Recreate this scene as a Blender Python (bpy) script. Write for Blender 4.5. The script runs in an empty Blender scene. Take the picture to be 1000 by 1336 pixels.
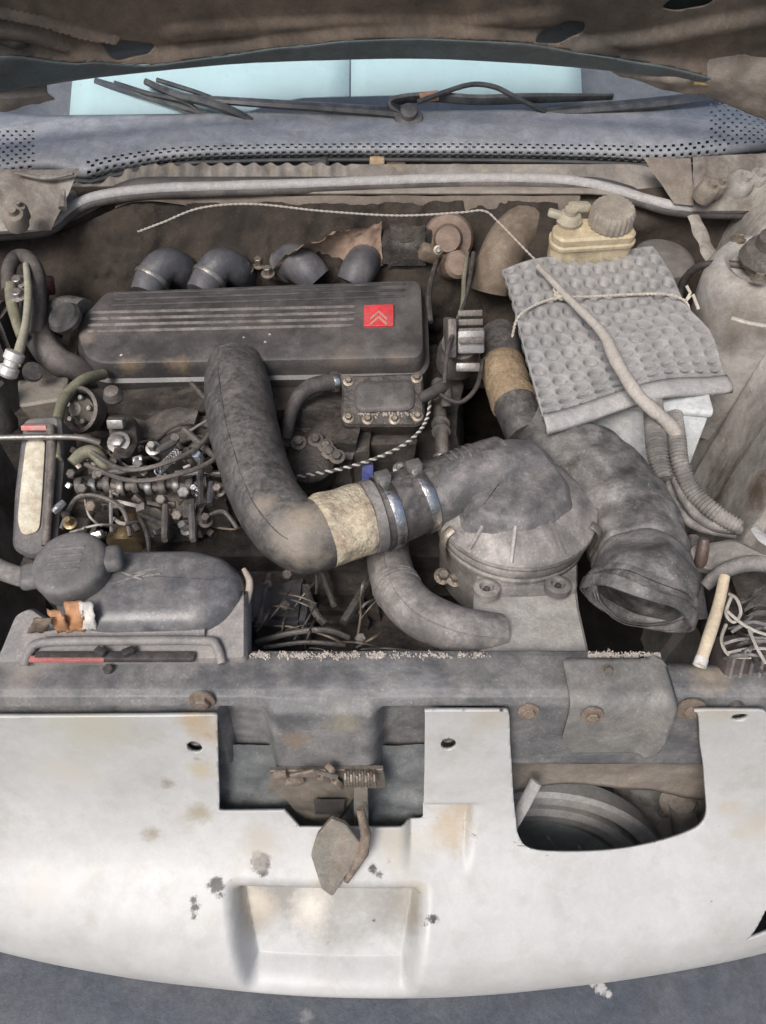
import bpy, bmesh, math, random
from mathutils import Vector, Matrix, noise
random.seed(7)
sc = bpy.context.scene
COL = sc.collection

# ------------------------------------------------------------------ camera, sky, sun
CAM = Vector((0, -.40, 1.36)); PITCH = math.radians(45); FPX = 1000.0
cd = bpy.data.cameras.new('camera'); cam = bpy.data.objects.new('camera', cd); COL.objects.link(cam)
cam.location = CAM; cam.rotation_euler = (math.pi/2 - PITCH, 0, 0)
cd.sensor_fit = 'HORIZONTAL'; cd.sensor_width = 36; cd.lens = 36; cd.clip_start = .02; cd.clip_end = 500
sc.camera = cam
SUN_EL, SUN_AZ = math.radians(47), math.radians(206)      # azimuth clockwise from +y
w = bpy.data.worlds.new('World'); sc.world = w; w.use_nodes = True
nt = w.node_tree; sky = nt.nodes.new('ShaderNodeTexSky'); sky.sky_type = 'NISHITA'; sky.sun_disc = False
sky.sun_elevation = SUN_EL; sky.sun_rotation = SUN_AZ; sky.air_density = 1.0; sky.dust_density = 4.0; sky.ozone_density = 1.0
nt.links.new(sky.outputs[0], nt.nodes['Background'].inputs[0]); nt.nodes['Background'].inputs[1].default_value = .07
sd = bpy.data.lights.new('sun', 'SUN'); sd.energy = 1.5; sd.angle = math.radians(24); sd.color = (1, .972, .945)
so = bpy.data.objects.new('sun', sd); COL.objects.link(so)
sv = Vector((math.sin(SUN_AZ)*math.cos(SUN_EL), math.cos(SUN_AZ)*math.cos(SUN_EL), math.sin(SUN_EL)))
so.rotation_euler = sv.to_track_quat('Z', 'Y').to_euler(); so.location = sv*5
sc.view_settings.view_transform = 'Standard'; sc.view_settings.look = 'None'
sc.view_settings.exposure = 0.86; sc.view_settings.gamma = 1

# ------------------------------------------------------------------ where a point of the photograph lies on a chosen surface
RV = Vector((1, 0, 0)); FV = Vector((0, math.cos(PITCH), -math.sin(PITCH))); UV = Vector((0, math.sin(PITCH), math.cos(PITCH)))
def ray(u, v): return FV + RV*((u-500)/FPX) + UV*((668-v)/FPX)
def H(u, v, z):
    d = ray(u, v); return CAM + d*((z-CAM.z)/d.z)
def YP(u, v, y):
    d = ray(u, v); return CAM + d*((y-CAM.y)/d.y)
def PL(u, v, p, n):
    d = ray(u, v); return CAM + d*((Vector(p)-CAM).dot(n)/d.dot(n))
def depth(P): return (P-CAM).dot(FV)
def px(n, P): return n*depth(P)/FPX
def proj(P):
    q = P-CAM; d = q.dot(FV); return (500+FPX*q.x/d, 668-FPX*q.dot(UV)/d)

# ------------------------------------------------------------------ materials
MATS = {}
def mat(name, col, dust=None, amt=.45, rough=.65, metal=0., sc_=14., bump=.25, up=.35, spots=(), var=.25, fine=90., coat=0., spec=.5, streak=None, ch=.6, speck=.32):
    """painted or moulded surface with clumpy grime, dust that settled on what faces up, grain and spots with a shape of their own: stains, painted shade, glints"""
    if name in MATS: return MATS[name]
    def grey(x):
        if max(x)-min(x) > .14: return x
        l = .3*x[0]+.5*x[1]+.2*x[2]; return tuple(l+(q-l)*.85 for q in x)
    col = grey(col); dust = grey(dust) if dust else None
    m = bpy.data.materials.new(name); m.use_nodes = True; N = m.node_tree.nodes; L = m.node_tree.links
    b = N['Principled BSDF']
    tc = N.new('ShaderNodeTexCoord')
    def noi(s, det=6, r=.6, vec=None, dist=0):
        n = N.new('ShaderNodeTexNoise'); n.inputs['Scale'].default_value = s; n.inputs['Detail'].default_value = det
        n.inputs['Roughness'].default_value = r; n.inputs['Distortion'].default_value = dist
        L.new(vec or tc.outputs['Object'], n.inputs['Vector']); return n.outputs['Fac']
    def mth(op, a, c=None, clamp=False):
        n = N.new('ShaderNodeMath'); n.operation = op; n.use_clamp = clamp
        for i, x in enumerate((a, c)):
            if x is None: continue
            if isinstance(x, (int, float)): n.inputs[i].default_value = x
            else: L.new(x, n.inputs[i])
        return n.outputs[0]
    def ramp(x, lo, hi):
        n = N.new('ShaderNodeMapRange'); n.clamp = True; n.interpolation_type = 'SMOOTHSTEP'
        n.inputs[1].default_value = lo; n.inputs[2].default_value = hi; L.new(x, n.inputs[0]); return n.outputs[0]
    def mix(f, a, c, mode='MIX'):
        n = N.new('ShaderNodeMix'); n.data_type = 'RGBA'; n.blend_type = mode
        if isinstance(f, (int, float)): n.inputs[0].default_value = f
        else: L.new(f, n.inputs[0])
        for i, x in ((6, a), (7, c)):
            if isinstance(x, tuple): n.inputs[i].default_value = (*x, 1)
            else: L.new(x, n.inputs[i])
        return n.outputs[2]
    n1 = noi(sc_, 7, .62, dist=.4); n2 = noi(fine, 5, .7); n3 = noi(sc_*3.3, 4, .6)
    c = col
    if dust:
        g = N.new('ShaderNodeNewGeometry'); sx = N.new('ShaderNodeSeparateXYZ'); L.new(g.outputs['Normal'], sx.inputs[0])
        upf = ramp(sx.outputs[2], .1, 1.)
        f = mth('ADD', mth('MULTIPLY', ramp(n1, .36, .66), amt), mth('MULTIPLY', mth('MULTIPLY', upf, ramp(n3, .25, .7)), up), True)
        c = mix(f, c, dust)
    vv = mth('ADD', mth('MULTIPLY', n2, var*2), 1-var)
    vv = mth('MULTIPLY', vv, mth('ADD', mth('MULTIPLY', n3, var*1.4), 1-var*.7))
    n4 = noi(fine*4.2, 3, .65); n5 = noi(fine*.33, 8, .72, dist=.6)
    vv = mth('MULTIPLY', vv, mth('ADD', mth('MULTIPLY', ramp(n5, .3, .7), var*1.5), 1-var*.75))
    vv = mth('MULTIPLY', vv, mth('ADD', mth('MULTIPLY', n4, var*2.4), 1-var*1.2))
    cm = N.new('ShaderNodeCombineColor'); [L.new(vv, cm.inputs[i]) for i in range(3)]
    c = mix(1., c, cm.outputs[0], 'MULTIPLY')
    if streak:
        mp = N.new('ShaderNodeMapping'); mp.inputs['Scale'].default_value = streak[1]; L.new(tc.outputs['Object'], mp.inputs[0])
        c = mix(mth('MULTIPLY', ramp(noi(1., 6, .7, mp.outputs[0]), .5, .72), streak[2]), c, streak[0])
    for (p, r, sc3, st) in spots:
        v = N.new('ShaderNodeVectorMath'); v.operation = 'DISTANCE'; L.new(tc.outputs['Object'], v.inputs[0]); v.inputs[1].default_value = p
        dd = mth('ADD', v.outputs['Value'], mth('MULTIPLY', mth('SUBTRACT', noi(1.1/r, 8, .78), .5), r*3.6*ch))
        n = N.new('ShaderNodeMapRange'); n.clamp = True; L.new(dd, n.inputs[0])
        n.inputs[1].default_value = r; n.inputs[2].default_value = r*(1-st); n.inputs[3].default_value = 0; n.inputs[4].default_value = 1
        c = mix(n.outputs[0], c, sc3)
    if dust and speck:
        c = mix(mth('MULTIPLY', ramp(n4, .60, .68), mth('MULTIPLY', ramp(n5, .42, .62), speck)), c, tuple(min(.8, x*1.9+.05) for x in dust))
        c = mix(mth('MULTIPLY', ramp(n2, .60, .70), speck*.8), c, tuple(x*.42 for x in col))
    L.new(c, b.inputs['Base Color'])
    b.inputs['Metallic'].default_value = metal; b.inputs['Specular IOR Level'].default_value = spec
    L.new(mth('ADD', mth('MULTIPLY', n3, .3), rough-.15, True), b.inputs['Roughness'])
    if coat: b.inputs['Coat Weight'].default_value = coat; b.inputs['Coat Roughness'].default_value = .2
    if bump:
        bp = N.new('ShaderNodeBump'); bp.inputs['Strength'].default_value = bump; bp.inputs['Distance'].default_value = .004
        L.new(mth('ADD', mth('ADD', mth('MULTIPLY', n2, .6), mth('MULTIPLY', n3, .8)), mth('MULTIPLY', n4, .25)), bp.inputs['Height']); L.new(bp.outputs[0], b.inputs['Normal'])
    MATS[name] = m; return m

DUST = (.26, .22, .195)
M_cover = mat('cover_plastic', (.036, .035, .036), (.13, .118, .11), .4, .40, sc_=24, up=.3, bump=.12)
M_rib = mat('cover_rib_plastic', (.09, .082, .08), (.24, .21, .19), .7, .5, sc_=40, bump=.1)
M_black = mat('black_plastic', (.030, .028, .028), (.13, .11, .10), .4, .5, up=.3)
M_rubber = mat('old_rubber', (.045, .041, .04), (.17, .145, .13), .5, .7, up=.3)
M_hose = mat('dusty_hose', (.050, .047, .047), (.19, .172, .16), .3, .6, sc_=45, up=.5, var=.3)
M_hose2 = mat('pale_dusty_hose', (.135, .125, .12), (.30, .275, .255), .45, .75, sc_=34, up=.5)
M_duct = mat('dusty_duct', (.042, .04, .04), (.235, .22, .21), .85, .75, sc_=17, up=.25, bump=.5, var=.35)
M_airbox = mat('airbox_plastic', (.12, .113, .11), (.36, .325, .30), .75, .65, sc_=16, up=.3, var=.3)
M_airtop = mat('airbox_dome_plastic', (.085, .083, .088), (.24, .22, .212), .7, .5, sc_=24, up=.2, var=.3)
M_snout = mat('snout_plastic', (.34, .325, .305), (.42, .39, .355), .6, .75, sc_=18, up=.2)
_b = Vector((0, .4, .3))
_sp = lambda u, v, y, r, c, s: (tuple(YP(u, v, y)-_b), r, c, s)
M_slam = mat('slam_paint', (.100, .103, .110), (.235, .222, .21), .6, .55, sc_=19, up=.3, spots=[_sp(362, 935, -.045, .010, (.46, .45, .45), .9), _sp(366, 962, -.05, .008, (.42, .42, .43), .9), _sp(488, 940, -.045, .010, (.46, .45, .45), .9), _sp(492, 965, -.05, .009, (.44, .45, .47), .9), _sp(385, 972, -.05, .016, (.22, .165, .12), .9), _sp(450, 955, -.05, .022, (.26, .235, .17), .9), _sp(440, 905, -.03, .012, (.14, .12, .10), .9), _sp(845, 930, -.035, .010, (.42, .41, .40), .9), _sp(868, 880, -.01, .008, (.42, .42, .43), .9), _sp(30, 872, -.0, .03, (.30, .27, .24), .9), _sp(930, 868, 0, .03, (.36, .30, .23), .9)], streak=((.30, .30, .31), (9, 30, 30), .5))
M_tank = mat('tank_plastic', (.088, .092, .104), (.22, .205, .198), .5, .36, sc_=24, up=.35, bump=.15)
M_tray = mat('tray_plastic', (.19, .183, .182), (.30, .27, .25), .6, .65, sc_=12)
M_cap = mat('cap_plastic', (.10, .096, .096), (.20, .185, .175), .6, .6, up=.2)
M_mat = mat('rubber_mat', (.265, .26, .257), (.33, .315, .305), .5, .75, sc_=10, up=.1, bump=.05, var=.18)
M_matlip = mat('rubber_mat_lip', (.34, .33, .325), (.42, .40, .385), .5, .8, sc_=20, up=.1)
M_batt = mat('battery_plastic', (.60, .63, .64), (.40, .36, .32), .4, .6, sc_=14, up=.3)
M_beige = mat('reservoir_plastic', (.52, .45, .31), (.30, .22, .14), .45, .5, sc_=22, up=.2)
M_resneck = mat('reservoir_cap_plastic', (.27, .235, .19), (.36, .31, .26), .6, .6)
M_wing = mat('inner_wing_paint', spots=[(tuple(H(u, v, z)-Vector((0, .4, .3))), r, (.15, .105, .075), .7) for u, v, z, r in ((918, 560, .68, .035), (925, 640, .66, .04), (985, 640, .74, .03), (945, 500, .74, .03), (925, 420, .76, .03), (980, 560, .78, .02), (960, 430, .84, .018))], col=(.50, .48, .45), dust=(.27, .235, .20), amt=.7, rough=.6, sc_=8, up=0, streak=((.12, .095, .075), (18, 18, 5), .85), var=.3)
M_wingd = mat('darker_wing_paint', (.40, .385, .36), (.17, .135, .105), .75, .6, sc_=9, up=.2)  # darker, browner version of the inner wing paint
M_fire = mat('firewall_felt', (.045, .034, .027), (.11, .082, .06), .6, .9, sc_=9, up=.3, bump=.7)
M_firep = mat('bulkhead_paint', (.27, .235, .2), (.20, .16, .125), .7, .65, sc_=11, up=.2)
M_floor = mat('greasy_underbody', (.012, .011, .010), (.045, .037, .032), .6, .8, sc_=10, up=.3)
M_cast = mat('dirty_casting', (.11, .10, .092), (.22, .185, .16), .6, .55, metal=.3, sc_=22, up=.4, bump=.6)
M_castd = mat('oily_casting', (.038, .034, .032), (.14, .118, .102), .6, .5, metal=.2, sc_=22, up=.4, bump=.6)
M_alu = mat('dull_aluminium', (.34, .33, .32), (.20, .17, .145), .6, .45, metal=.7, sc_=26, up=.3)
M_steel = mat('bright_steel', (.72, .71, .70), (.30, .26, .22), .3, .3, metal=1., sc_=40, up=.1)
M_zinc = mat('zinc_bolt', (.30, .27, .23), (.25, .18, .12), .5, .5, metal=.7, sc_=60)
M_brass = mat('brass', (.42, .32, .18), (.20, .15, .10), .6, .4, metal=.7, sc_=30)
M_rust = mat('rust', (.16, .115, .085), (.26, .21, .165), .6, .85, sc_=40, bump=.6)
M_hood = mat('bonnet_underside', (.23, .175, .13), (.06, .055, .05), .85, .6, sc_=5, up=0, var=.28, bump=.1)
M_hoodb = mat('bonnet_frame_paint', (.09, .13, .145), (.12, .12, .115), .5, .34, sc_=7, up=0)
M_hoodc = mat('bonnet_corner_paint', (.36, .315, .275), (.20, .165, .135), .6, .6, sc_=9, up=0)
M_cowl = mat('cowl_plastic', (.26, .285, .325), (.36, .36, .37), .6, .55, sc_=8, up=.2)
M_seal = mat('seal_rubber_pale', (.46, .45, .45), (.30, .28, .265), .7, .7, sc_=30, bump=.4, up=.2)
M_wiper = mat('wiper_black', (.035, .04, .045), (.13, .13, .13), .4, .45, sc_=30)
M_bumper = mat('bumper_plastic', (.062, .075, .095), (.11, .115, .125), .6, .65, sc_=5, up=.1, bump=.3, fine=220)
M_tape = mat('masking_tape', (.60, .53, .39), (.24, .175, .12), .85, .8, sc_=28, bump=.9, up=0, var=.4)
M_clamp = M_steel
M_rope = mat('grey_rope', (.46, .42, .38), (.28, .25, .215), .5, .85, sc_=30)
M_twine = mat('pale_twine', (.52, .47, .40), (.36, .31, .26), .5, .85, sc_=60)
M_wire = mat('pale_wire', (.48, .45, .40), (.28, .24, .2), .6, .6, sc_=60)
M_tan = mat('tan_rod', (.62, .54, .40), (.44, .35, .25), .5, .7, sc_=40)
M_cable = mat('black_cable', (.03, .028, .027), (.12, .10, .09), .5, .6, sc_=40)
M_olive = mat('olive_hose', (.16, .155, .09), (.24, .22, .16), .5, .6, sc_=40)
M_brown = mat('brown_hose', (.15, .11, .075), (.22, .17, .125), .6, .75, sc_=30)
M_red = mat('red_enamel', (.60, .045, .055), (.36, .10, .10), .6, .5, sc_=60, up=0, bump=.05)
M_badge = mat('badge_mark', (.46, .24, .19), (.40, .16, .14), .5, .5, sc_=80, up=0)
M_orange = mat('orange_strap', (.46, .23, .11), (.30, .19, .12), .6, .7, sc_=50)
M_paper = mat('white_label', (.66, .64, .60), (.40, .36, .32), .5, .8, sc_=60)
M_yellow = mat('pale_timing_cover', (.66, .62, .50), (.36, .29, .20), .85, .6, sc_=28, up=0)
M_blue = mat('blue_plug', (.06, .08, .26), (.15, .15, .25), .4, .5, sc_=60)
M_salt = mat('pale_grit', (.50, .455, .40), (.40, .34, .29), .6, .9, sc_=90)
M_fan = mat('shroud_plastic', (.30, .305, .31), (.33, .30, .275), .6, .6, sc_=14, up=.3)
M_fand = mat('dark_green_plastic', (.26, .32, .315), (.30, .32, .30), .5, .5, sc_=9, up=.3)
M_lever = mat('lever_steel', (.25, .24, .21), (.24, .18, .13), .6, .5, metal=.2, sc_=40)
M_felt = mat('heat_shield', (.34, .24, .18), (.20, .135, .10), .6, .8, sc_=14, bump=.6)
M_dash = mat('dashboard', (.16, .17, .185), (.22, .22, .22), .4, .8, sc_=6)
M_skyref = mat('sky_reflection_blue', (.70, .93, .95), (.74, .93, .95), .4, .7, sc_=3, up=0, bump=0, var=.04)
M_asphalt = mat('asphalt', (.05, .052, .056), (.08, .078, .075), .5, .9, sc_=6, fine=300)
def glass_mat():
    m = bpy.data.materials.new('windscreen_glass'); m.use_nodes = True; N = m.node_tree.nodes; L = m.node_tree.links
    N.remove(N['Principled BSDF'])
    t = N.new('ShaderNodeBsdfTransparent'); t.inputs[0].default_value = (.98, .99, .99, 1)
    g = N.new('ShaderNodeBsdfGlossy'); g.inputs['Roughness'].default_value = .03
    lw = N.new('ShaderNodeLayerWeight'); lw.inputs[0].default_value = .5; pw = N.new('ShaderNodeMath'); pw.operation = 'POWER'; pw.inputs[1].default_value = 4; L.new(lw.outputs['Facing'], pw.inputs[0]); f = N.new('ShaderNodeMath'); f.operation = 'MULTIPLY_ADD'; f.inputs[1].default_value = .85; f.inputs[2].default_value = .12; L.new(pw.outputs[0], f.inputs[0])
    x = N.new('ShaderNodeMixShader'); L.new(f.outputs[0], x.inputs[0]); L.new(t.outputs[0], x.inputs[1]); L.new(g.outputs[0], x.inputs[2])
    L.new(x.outputs[0], N['Material Output'].inputs[0]); return m
M_glass = glass_mat()

# ------------------------------------------------------------------ mesh helpers
WL = {}                                   # world position of every root and part
def cat_(pts, n=8, closed=False):
    P = [tuple(p) for p in pts]; out = []; m = len(P); rng = m if closed else m-1
    for i in range(rng):
        g = (lambda k: P[k % m]) if closed else (lambda k: P[max(0, min(m-1, k))])
        a, b, c, d = g(i-1), g(i), g(i+1), g(i+2)
        for j in range(n):
            t = j/n
            out.append(tuple(.5*(2*q+(r-p)*t+(2*p-5*q+4*r-s)*t*t+(3*q-p-3*r+s)*t**3) for p, q, r, s in zip(a, b, c, d)))
    if not closed: out.append(P[-1])
    return out
def fillet(poly, r, n=4):
    out = []; m = len(poly)
    for i in range(m):
        p = Vector(poly[i]); a = Vector(poly[i-1])-p; b = Vector(poly[(i+1) % m])-p
        rr = r[i] if isinstance(r, (list, tuple)) else r
        k = min(rr, a.length*.45, b.length*.45)
        if k <= 0: out.append(tuple(p)); continue
        A = p+a.normalized()*k; B = p+b.normalized()*k
        for j in range(n+1):
            t = j/n; q = A*(1-t)**2+p*2*t*(1-t)+B*t*t; out.append(tuple(q))
    return out
class Mesh:
    def __init__(s): s.bm = bmesh.new()
    def tube(s, pts, rs, seg=14, caps=(1, 1), wall=0, flat=None, wob=0, closed=False):
        """round (or flattened) tube along points; a cap of 0 leaves that end open with a wall inside it"""
        bm = s.bm; P = [Vector(p) for p in pts]; n = len(P)
        if isinstance(rs, (int, float)): rs = [rs]*n
        T = []
        for i in range(n):
            t = (P[(i+1) % n]-P[i-1]) if closed else (P[min(n-1, i+1)]-P[max(0, i-1)]); T.append(t.normalized())
        u = T[0].cross(Vector((0, 0, 1)))
        if u.length < .1: u = T[0].cross(Vector((0, 1, 0)))
        u.normalize(); rings = []
        for i in range(n):
            u = (u - T[i]*u.dot(T[i])).normalized(); v = T[i].cross(u); ring = []
            for k in range(seg):
                a = 2*math.pi*k/seg; r = rs[i]; x, y = math.cos(a), math.sin(a)
                if flat: y *= flat
                if wob: r *= 1+wob*noise.noise((P[i]+(u*x+v*y)*r)*38)
                ring.append(bm.verts.new(P[i]+(u*x+v*y)*r))
            rings.append(ring)
        m = n if closed else n-1
        for i in range(m):
            A, B = rings[i], rings[(i+1) % n]
            for k in range(seg): bm.faces.new((A[k], A[(k+1) % seg], B[(k+1) % seg], B[k]))
        if closed: return s
        for e, (ri, pi) in enumerate(((rings[0], 0), (rings[-1], n-1))):
            if caps[e]:
                bm.faces.new(ri[::-1] if e == 0 else ri)
            elif wall:
                ins = []; dr = 1-wall/max(rs[pi], 1e-6)
                inn = [bm.verts.new(P[pi]+(q.co-P[pi])*dr) for q in ri]
                k2 = pi; depthn = min(n-1, 20); prev = inn
                for k in range(seg):
                    f = (ri[k], inn[k], inn[(k+1) % seg], ri[(k+1) % seg]); bm.faces.new(f if e == 1 else f[::-1])
                for j in range(1, depthn+1):
                    q2 = pi-j if e == 1 else pi+j; R2 = rings[q2]
                    nx = [bm.verts.new(P[q2]+(w_.co-P[q2])*dr) for w_ in R2]
                    for k in range(seg):
                        f = (prev[k], nx[k], nx[(k+1) % seg], prev[(k+1) % seg]); bm.faces.new(f if e == 1 else f[::-1])
                    prev = nx
                bm.faces.new(prev if e == 1 else prev[::-1])
        return s
    def lathe(s, prof, o, ax=(0, 0, 1), seg=24, ring=False, knurl=0, kn=0):
        """(radius, height) pairs turned about an axis"""
        bm = s.bm; o = Vector(o); q = Vector((0, 0, 1)).rotation_difference(Vector(ax).normalized()); rings = []
        for r, h in prof:
            ring = []
            for k in range(seg):
                a = 2*math.pi*k/seg; rr = r*(1+(knurl if kn and (k*kn//seg) % 2 else 0))
                ring.append(bm.verts.new(o+q @ Vector((rr*math.cos(a), rr*math.sin(a), h))))
            rings.append(ring)
        for A, B in zip(rings, rings[1:]+(rings[:1] if ring else [])):
            for k in range(seg): bm.faces.new((A[k], A[(k+1) % seg], B[(k+1) % seg], B[k]))
        if ring: return s
        if prof[0][0] > 1e-5: bm.faces.new(rings[0][::-1])
        if prof[-1][0] > 1e-5: bm.faces.new(rings[-1])
        bmesh.ops.remove_doubles(bm, verts=[v for g in (rings[0], rings[-1]) for v in g], dist=1e-6)
        return s
    def box(s, c, size, rot=(0, 0, 0), bev=.002, seg=2, taper=1.):
        t = bmesh.new(); bmesh.ops.create_cube(t, size=1)
        for v in t.verts:
            k = taper if v.co.z > 0 else 1
            v.co = Vector((v.co.x*size[0]*k, v.co.y*size[1]*k, v.co.z*size[2]))
        if bev: bmesh.ops.bevel(t, geom=t.edges[:], offset=min(bev, min(size)*.45), segments=seg, affect='EDGES', profile=.5)
        from mathutils import Euler
        R = Euler(rot).to_matrix().to_4x4()
        t.transform(Matrix.Translation(Vector(c)) @ R); s.join(t); return s
    def join(s, t):
        me = bpy.data.meshes.new('t'); t.to_mesh(me); t.free(); s.bm.from_mesh(me); bpy.data.meshes.remove(me)
    def slab(s, loop, rings, n=(0, 0, 1), cap=(1, 1)):
        """closed outline raised through (outset, height) rings along n"""
        bm = s.bm; n = Vector(n).normalized(); L = [Vector(p) for p in loop]; m = len(L)
        c = sum(L, Vector())/m; ar = sum(((L[i]-c).cross(L[(i+1) % m]-c)).dot(n) for i in range(m))
        if ar < 0: L.reverse()
        O = []
        for i in range(m):
            a = (L[i]-L[i-1]); b = (L[(i+1) % m]-L[i]); a = a.normalized() if a.length > 1e-9 else b.normalized(); b = b.normalized() if b.length > 1e-9 else a
            na, nb = a.cross(n), b.cross(n); k = na+nb
            k = k.normalized() if k.length > 1e-6 else na; O.append(k/max(.5, k.dot(na)))
        R = [[bm.verts.new(p+o*off+n*h) for p, o in zip(L, O)] for off, h in rings]
        for A, B in zip(R, R[1:]):
            for i in range(m): bm.faces.new((A[i], A[(i+1) % m], B[(i+1) % m], B[i]))
        if cap[0]: bm.faces.new(R[0][::-1])
        if cap[1]: bm.faces.new(R[-1])
        return s
    def loft(s, rows):
        """grid of points -> surface"""
        V = [[s.bm.verts.new(p) for p in r] for r in rows]
        for A, B in zip(V, V[1:]):
            for k in range(len(A)-1): s.bm.faces.new((A[k], A[k+1], B[k+1], B[k]))
        return s
    def plate(s, outer, holes, step, fn):
        """flat outline with holes in (a, b) space, cut on a grid and carried to 3-D by fn(a, b)"""
        t = bmesh.new(); E = []
        for lp in [outer]+list(holes):
            vs = [t.verts.new((p[0], p[1], 0)) for p in lp]
            E += [t.edges.new((vs[i], vs[(i+1) % len(vs)])) for i in range(len(vs))]
        bmesh.ops.triangle_fill(t, edges=E, use_beauty=True)
        xs = [p[0] for p in outer]; ys = [p[1] for p in outer]
        for axis, lo, hi, st in ((0, min(xs), max(xs), step[0]), (1, min(ys), max(ys), step[1])):
            k = math.floor(lo/st)+1
            while k*st < hi:
                co = Vector((0, 0, 0)); co[axis] = k*st; no = Vector((0, 0, 0)); no[axis] = 1
                bmesh.ops.bisect_plane(t, geom=t.verts[:]+t.edges[:]+t.faces[:], plane_co=co, plane_no=no, dist=1e-7); k += 1
        bmesh.ops.recalc_face_normals(t, faces=t.faces[:])
        for f in t.faces:
            if f.normal.z < 0: f.normal_flip()
        bmesh.ops.dissolve_limit(t, angle_limit=.001, verts=[], edges=[])
        for v in t.verts: v.co = fn(v.co.x, v.co.y)
        s.join(t); return s
    def bolt(s, p, ax=(0, 0, 1), r=.006, h=.005, washer=True):
        if washer: s.lathe([(r*1.7, -.001), (r*1.7, .0012), (r*1.5, .0016), (0, .0016)], p, ax, 16)
        s.lathe([(r, .0012), (r, h), (r*.8, h+.001), (0, h+.001)], p, ax, 6); return s
    def build(s, name, m, org, ang=38, smooth=True, solid=None):
        bm = s.bm
        if not any(abs(c) > 1e9 for c in (0,)):
            bmesh.ops.recalc_face_normals(bm, faces=bm.faces[:]) if solid is None else None
        o = Vector(org)
        for v in bm.verts: v.co -= o
        for f in bm.faces: f.smooth = smooth
        lim = math.radians(ang)
        for e in bm.edges:
            if len(e.link_faces) == 2 and e.calc_face_angle(0) > lim: e.smooth = False
        me = bpy.data.meshes.new(name); bm.to_mesh(me); bm.free(); me.materials.append(m)
        ob = bpy.data.objects.new(name, me); COL.objects.link(ob)
        if solid:
            q = ob.modifiers.new('thickness', 'SOLIDIFY'); q.thickness = solid; q.offset = -1
        return ob
    def part(s, name, m, parent, label=None, **k):
        ob = s.build(name, m, WL[parent], **k); ob.parent = parent; WL[ob] = WL[parent]
        if label: ob['label'] = label
        return ob
    def thing(s, name, label, cat, m, group=None, kind=None, **k):
        xs = [v.co.x for v in s.bm.verts]; ys = [v.co.y for v in s.bm.verts]; zs = [v.co.z for v in s.bm.verts]
        o = Vector(((min(xs)+max(xs))/2, (min(ys)+max(ys))/2, min(zs)))
        ob = s.build(name, m, o, **k); ob.location = o; WL[ob] = o
        if label: ob['label'] = label
        if cat: ob['category'] = cat
        if group: ob['group'] = group
        if kind: ob['kind'] = kind
        return ob
def T(name, label, cat, loc, group=None):
    o = bpy.data.objects.new(name, None); COL.objects.link(o); o.location = loc; o.empty_display_size = .02
    o['label'] = label; o['category'] = cat; WL[o] = Vector(loc)
    if group: o['group'] = group
    return o
def path(pts, n=8):
    """(u, v, z, r) -> world centre line and radii"""
    W = [(*H(u, v, z), r*depth(H(u, v, z))/FPX) for u, v, z, r in pts]
    S = cat_(W, n); return [Vector(q[:3]) for q in S], [q[3] for q in S]
def hose(pts, n=8, seg=14, **k):
    P, R = path(pts, n); return Mesh().tube(P, R, seg, **k)
def band(P, R, a, b, grow, seg=24, wob=0):
    """sleeve round the stretch a..b (fractions) of a tube"""
    n = len(P)-1
    def at(t):
        x = t*n; i = min(n-1, int(x)); f = x-i; return P[i].lerp(P[i+1], f), R[i]*(1-f)+R[i+1]*f
    N = 10; pp = []; rr = []
    for j in range(N+1):
        p, r = at(a+(b-a)*j/N); g = grow if 0 < j < N else grow*.25
        pp.append(p); rr.append(r+g)
    return Mesh().tube(pp, rr, seg, wob=wob)
def patch(L, nu=24, nv=12, amp=.004, freq=30, seed=0, bulge=0):
    """crumpled four-cornered sheet from (u, v, z) corners"""
    A, B, C, D = [H(*q) for q in L]; n = (B-A).cross(D-A).normalized(); M = Mesh()
    M.loft([[(lambda p: p+n*(amp*noise.fractal(p*freq+Vector((seed, 0, 0)), .9, 2.1, 4)+bulge*math.sin(i/nu*math.pi)*math.sin(j/nv*math.pi)))(A.lerp(B, i/nu).lerp(D.lerp(C, i/nu), j/nv)) for j in range(nv+1)] for i in range(nu+1)])
    return M
def ring_around(P, R, t, wid, th, seg=28):
    n = len(P)-1; x = t*n; i = min(n-1, int(x)); f = x-i
    p = P[i].lerp(P[i+1], f); r = R[i]*(1-f)+R[i+1]*f; ax = (P[i+1]-P[i]).normalized()
    return Mesh().lathe([(r-.001, -wid), (r+th, -wid), (r+th*1.15, -wid*.5), (r+th*1.15, wid*.5), (r+th, wid), (r-.001, wid)], p, ax, seg, True), p, r, ax
def twist(P, r, pitch, k, n=2, seg=6):
    """strand k of n laid round a path"""
    L = 0; out = []; Q = [Vector(p) for p in P]; D = []
    fine = []
    for a, b in zip(Q, Q[1:]):
        m = max(1, int((b-a).length/(pitch/8)))
        for j in range(m): fine.append(a.lerp(b, j/m))
    fine.append(Q[-1])
    u = Vector((0, 0, 1))
    for i, p in enumerate(fine):
        t = (fine[min(len(fine)-1, i+1)]-fine[max(0, i-1)]).normalized(); u = (u-t*u.dot(t))
        u = u.normalized() if u.length > 1e-6 else t.orthogonal().normalized(); v = t.cross(u)
        if i: L += (p-fine[i-1]).length
        a = 2*math.pi*(L/pitch+k/n); out.append(p+(u*math.cos(a)+v*math.sin(a))*r*.55)
    return Mesh().tube(out, r*.62, seg)
def rope_thing(name, label, cat, pts, r, pitch, m1, m2=None, group=None, n=8):
    P, _ = path([(*p, 1) for p in pts], n)
    A = twist(P, r, pitch, 0).thing(name, label, cat, m1, group)
    twist(P, r, pitch, 1).part('strand', m2 or m1, A)
    return A
def sm(a, b, x):
    t = max(0., min(1., (x-a)/(b-a))); return t*t*(3-2*t)
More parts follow.
